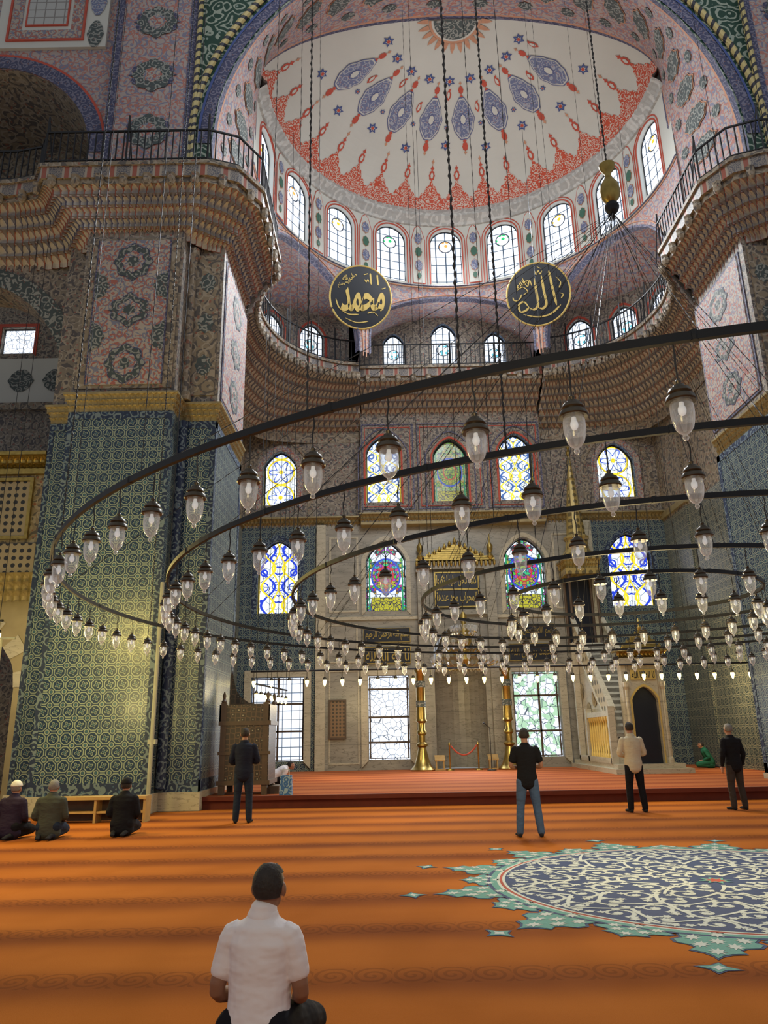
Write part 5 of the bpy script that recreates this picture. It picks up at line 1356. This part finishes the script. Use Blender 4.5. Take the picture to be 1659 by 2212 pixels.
def person(loc, rotz, pose, top, legs, hairm, label, skin=SKIN, sleeve='long', vox=.011, lean=0.0, st=.0, scale=1.0, cap=None, style='short', shoe=None, arms='fold', collar=False, wf=1.0, knee=.19, headrot=0.0, hdx=0.0):
    body, shirt, trs, hair, col_ = MB(), MB(), MB(), MB(), MB(); shs = []
    stand = pose == 'stand'
    if stand:
        hz = .92
        T = [((0, 0, .84), .13, .11), ((0, 0, .93), .158, .118), ((0, 0, 1.06), .142, .10), ((0, 0, 1.2), .155, .105), ((0, 0, 1.33), .172, .11), ((0, 0, 1.41), .155, .09), ((0, .0, 1.46), .075, .065)]
        neck = [((0, .0, 1.44), .066, .064), ((0, .008, 1.5), .056, .058), ((0, .02, 1.56), .054, .056)]; hc = (0, .025, 1.625); shz = 1.385; shx = .178
    else:
        hz = .22
        T = [((0, -.03, .13), .165, .13), ((0, -.025, .22), .172, .135), ((0, -.01, .33), .162, .125), ((0, .0, .45), .172, .122), ((0, .01, .56), .190, .12), ((0, .012, .635), .172, .098), ((0, .015, .69), .095, .078)]
        neck = [((0, .015, .66), .066, .064), ((hdx*.4, .022, .725), .058, .060), ((hdx*.8, .035, .77), .056, .057)]; hc = (hdx, .042, .824); shz = .604; shx = .182
    T = [(p, a*wf, b_) for p, a, b_ in T]; shx *= wf
    def L(p):
        p = Vector(p); q = p-Vector((0, 0, hz)); k_ = max(0, min(1, (q.z+.05)/.2))
        a = lean*k_; return Vector((q.x, q.y*cos(a)+q.z*sin(a), q.z*cos(a)-q.y*sin(a)+hz))
    def run(mb, lst, add=0.0): limb(mb, [L(p) for p, a, b_ in lst], [(a+add, b_+add) for p, a, b_ in lst], n=24, sub=4)
    run(body, T, -.012); run(body, neck)
    off = .016 if sleeve == 'short' else .024
    run(shirt, ([((0, T[0][0][1], T[0][0][2]+(.0 if stand else -.03)), T[0][1]+.012, T[0][2]+.008)]+T[1:-1]+[((T[-1][0][0], T[-1][0][1], T[-1][0][2]), .066, .062)]), off)
    if collar: limb(col_, [L((0, .012, .688)), L((hdx*.2, .014, .722))], [(.082, .080), (.069, .071)], n=20)
    for s_ in (-1, 1):
        S0 = L((s_*shx, 0, shz))
        if stand:
            if arms == 'fold': E0 = L((s_*.255, .03, 1.12)); W0 = L((s_*.05, .20, 1.08+.02*s_)); hd_ = (-s_, .25, .05); nr = (0, -1, .1)
            else: E0 = L((s_*.25, -.02, 1.11)); W0 = L((s_*.24, .06, .87)); hd_ = (0, .15, -1); nr = (s_*1.0, 0, 0)
        else:
            E0 = L((s_*.245*wf, -.02+.02*s_, .36)); W0 = Vector((s_*.15*wf, .20, .27)); hd_ = (-s_*.1, 1, -.12); nr = (0, .1, 1)
            if lean > .3: W0 = Vector((s_*.16, .45, .2)); E0 = L((s_*.25, .12, .4))
        Vs = [S0, S0.lerp(E0, .5), E0, E0.lerp(W0, .45), W0]
        limb(body, [S0+Vector((-s_*.02, 0, -.015))]+Vs[1:], [.045, .046, .04, .037, .026])
        hand(body, W0, hd_, nr, 1.0, thumb=-s_, curl=.55)
        kf = .92 if wf < .9 else 1.0
        if sleeve == 'short': limb(shirt, [S0+Vector((-s_*.06, 0, .0)), S0+Vector((-s_*.01, 0, 0)), S0.lerp(E0, .35), S0.lerp(E0, .64)], [.074*kf, .073*kf, .068*kf, .067*kf])
        else: limb(shirt, [S0+Vector((-s_*.05, 0, .0)), S0]+Vs[1:4]+[E0.lerp(W0, .93)], [.068, .068, .063, .056, .05, .038])
        shm = MB()
        if stand:
            hp = Vector((s_*.088, 0, .88)); kn = Vector((s_*(.1+st*.5), .02, .49)); an = Vector((s_*(.105+st), -.015, .085)); toe = an+Vector((s_*.03, .17, -.055)); heel = an+Vector((0, -.03, -.045))
            limb(body, [hp, hp.lerp(kn, .5), kn, kn.lerp(an, .4), an], [(.08, .085), .068, .052, .052, .036])
            limb(body, [heel, an+Vector((0, .05, -.04)), toe], [(.032, .035), (.037, .03), (.038, .02)])
            limb(trs, [hp, hp.lerp(kn, .5), kn, kn.lerp(an, .5), an+Vector((0, 0, -.01))], [(.098, .105), .087, .07, .068, .06], n=16)
            limb(shm, [heel+Vector((0, -.005, -.002)), an+Vector((0, .05, -.042)), toe+Vector((0, .01, 0))], [(.038, .038), (.043, .035), (.042, .026)])
        else:
            hp = Vector((s_*.09, -.02, .2)); kn = Vector((s_*knee, .40, .12)); an = Vector((s_*.10, -.12, .07)); toe = an+Vector((-s_*.02, -.17, -.03))
            limb(body, [hp, hp.lerp(kn, .5), kn], [.085, .07, .055]); limb(body, [kn, kn.lerp(an, .5), an], [.055, .05, .036]); limb(body, [an, an+Vector((0, -.07, 0)), toe], [.034, (.038, .03), (.036, .02)])
            limb(trs, [hp+Vector((0, -.05, .0)), hp.lerp(kn, .5)+Vector((0, 0, .01)), kn], [.115, .105, .08], n=16); limb(trs, [kn, kn.lerp(an, .5), an], [.078, .07, .056], n=16)
            limb(shm, [an+Vector((0, -.02, 0)), an+Vector((0, -.07, 0)), toe+Vector((0, -.005, 0))], [.042, (.043, .036), (.04, .026)])
        shs.append(shm)
    limb(trs, [T[0][0], T[1][0]] if not stand else [(0, 0, .83), (0, 0, .9), (0, 0, .99)], [(.172*wf, .14), (.175*wf, .14)] if not stand else [(.135, .118), (.166, .126), (.158, .118)], n=24)
    h2 = L(hc); hb = MB(); head(hb, hair, (h2.x, h2.y, h2.z), 1.0, style)
    def rotv(v):
        x, y = v[0]-h2.x, v[1]-h2.y; c_, s_ = cos(headrot), sin(headrot); return (h2.x+x*c_-y*s_, h2.y+x*s_+y*c_, v[2])
    hb.v = [rotv(v) for v in hb.v]; hair.v = [rotv(v) for v in hair.v]; body.add(hb.v, hb.f)
    B = bake(body, 'person', skin, vox); tag(B, label, 'person')
    sh_ = bake(shirt, 'shirt' if sleeve == 'short' else 'jacket', top, vox, B); bake(trs, 'trousers', legs, vox, B)
    if collar: bake(col_, 'collar', top, vox, sh_, 2)
    for q in shs: bake(q, 'sock', shoe or C['shoe'], vox, B)
    ho = hair.obj('hair', [hairm], smooth=True); sm = ho.modifiers.new('s', 'SOLIDIFY'); sm.thickness = .006; sm.offset = 1; ho.parent = B
    for s_ in (-1, 1):
        e_ = MB(); e_.ball(rotv((h2.x+s_*.033, h2.y+.083, h2.z+.008)), .010, 8, 6); o = e_.obj('eye', [EYE]); o.parent = B
    if cap is not None:
        cm = MB(); cm.ball((h2.x, h2.y-.005, h2.z+.03), (.087, .103, .098), 24, 18, keep=lambda p: p[2] > h2.z+.035); o = cm.obj('cap', [cap], smooth=True); q = o.modifiers.new('s', 'SOLIDIFY'); q.thickness = .008; q.offset = 1; o.parent = B
    B.location = loc; B.rotation_euler = (0, 0, rotz); B.scale = (scale,)*3
    return B
person((-.675, 4.34, 0), radians(-10), 'kneel', C['white'], C['bpants'], HAIRD, 'man in white polo shirt kneeling on orange carpet', sleeve='short', vox=.0062, style='balding', collar=True, skin=SKIN2, wf=.86, knee=.16, headrot=radians(-4), scale=1.02, hdx=.02)
person((-6.55, 13.9, 0), radians(-8), 'kneel', C['purple'], C['bpants'], HAIRG, 'man in dark jacket and white cap kneeling', cap=C['cap'], vox=.012, knee=.14)
person((-5.84, 13.8, 0), radians(5), 'kneel', C['olive'], C['djeans'], HAIRG, 'grey-haired man in olive padded vest kneeling', vox=.012, scale=1.02, knee=.14)
person((-4.68, 14.1, 0), radians(2), 'kneel', C['black'], C['bpants'], HAIRD, 'man in black coat kneeling before wooden bench', vox=.012, cap=C['black'], knee=.14)
person((-2.89, 15.75, 0), radians(4), 'stand', C['navy'], C['djeans'], HAIRD, 'standing man in navy padded jacket and dark jeans', st=.02, scale=1.03)
person((2.25, 12.93, 0), radians(-4), 'stand', C['black'], C['jeans'], HAIRD, 'standing man in black t-shirt and blue jeans', sleeve='short', st=.07, scale=.96)
person((5.08, 16.4, 0), radians(3), 'stand', C['cream'], C['bpants'], HAIRD, 'standing man in cream sweater and black trousers', st=.04, scale=1.02)
person((7.2, 16.5, 0), radians(14), 'stand', C['black'], C['brown'], HAIRG, 'standing man in dark jacket with arms lowered', st=.03, scale=.98, arms='down')
person((-3.22, 22.0, .27), radians(-70), 'kneel', C['white'], C['bpants'], HAIRD, 'person in white top bowing low on carpet', lean=.9)
person((11.5, 28.3, .27), radians(70), 'kneel', C['green'], C['green'], HAIRD, 'person in green jacket sitting by tiled pier', lean=.3)

# ------------------------------------------------------------------ lights & world
def pt(x, y, z, e, col, r=.4):
    l = bpy.data.lights.new('lamp_and_fill_light', 'POINT'); l.energy = e; l.color = col; l.shadow_soft_size = r
    o = bpy.data.objects.new('lamp_and_fill_light', l); o.location = (x, y, z); COL.objects.link(o)
def spot(loc, target, e, col, ang=120, r=1.0):
    l = bpy.data.lights.new('window_and_fill_spot', 'SPOT'); l.energy = e; l.color = col; l.spot_size = radians(ang); l.spot_blend = 1.0; l.shadow_soft_size = r
    o = bpy.data.objects.new('window_and_fill_spot', l); o.location = loc; COL.objects.link(o)
    o.rotation_euler = (Vector(target)-Vector(loc)).to_track_quat('-Z', 'Y').to_euler()
WARM = (1, .78, .38); DAY = (.93, .97, 1)
pt(RCX, RCY, 2.3, 230, WARM, .5); pt(-5.2, 9.6, 2.6, 150, WARM, .5); pt(.2, 16.4, 2.6, 130, WARM, .5); pt(6, 18.2, 2.8, 160, WARM, .5); pt(-.5, .8, 2.6, 80, WARM, .5)  # warm points added in open air; the ring bulbs are unlit
pt(-7.2, 13.6, 4.4, 540, (1, .78, .22), .6); pt(-6.4, 15.6, 2.4, 110, (1, .80, .28), .4); pt(3, 26, 3.4, 240, WARM, .5); pt(10.6, 26.0, 3.4, 200, WARM, .5); pt(-1.5, 26, 3.0, 150, WARM, .5); pt(-10, 18.4, 3.6, 90, WARM, .3)
spot((3, 28.0, 22.4), (3, 10, 2), 9500, DAY, 140, 1.2)
spot((9.3, 25.0, 22.2), (-5, 19.5, 8), 6000, (.85, .93, 1), 90, .6)
spot((-3.3, 25.0, 22.2), (11, 19.5, 8), 1300, DAY, 90, .6)
spot((3, 30.5, 2.6), (2, 18, 0), 1000, DAY, 130, 1)
spot((3, 9, 24), (3, 24, 20), 5200, DAY, 110, 3)  # fill added in mid-hall to lift the half dome, no window here
spot((3, 12, 16), (3, 31, 5), 2400, (1, .95, .86), 70, 2)  # added fill on the mihrab wall, hung free in the hall
for x in (-3.6, 9.6): pt(x, 26.6, 18.8, 110, DAY, .5)  # cool fill added inside the dark side recesses, no lamp there
pt(3, 29.6, 18.6, 90, DAY, .5); pt(3, 22.5, 19.5, 380, DAY, 1.5)  # more added fill: central recess and below the half dome, without fittings
w = bpy.data.worlds.new('World'); SC.world = w; w.use_nodes = True
bgd = w.node_tree.nodes['Background']; bgd.inputs[0].default_value = (.92, .95, 1, 1); bgd.inputs[1].default_value = .34

# ------------------------------------------------------------------ camera
cam = bpy.data.cameras.new('Camera'); co = bpy.data.objects.new('Camera', cam); COL.objects.link(co)
cam.sensor_fit = 'VERTICAL'; cam.sensor_height = 36; cam.lens = 1615/2212*36; cam.clip_end = 200; cam.clip_start = .05
sr = .0185; cr = sqrt(1-sr*sr)
fw = Vector((0, cos(P_), sin(P_))); u0 = Vector((0, -sin(P_), cos(P_))); r0 = Vector((1, 0, 0))
rt = r0*cr-u0*sr; up = u0*cr+r0*sr; bk = -fw
co.matrix_world = Matrix(((rt.x, up.x, bk.x, 0), (rt.y, up.y, bk.y, 0), (rt.z, up.z, bk.z, 1.6), (0, 0, 0, 1)))
SC.camera = co
SC.view_settings.view_transform = 'Standard'
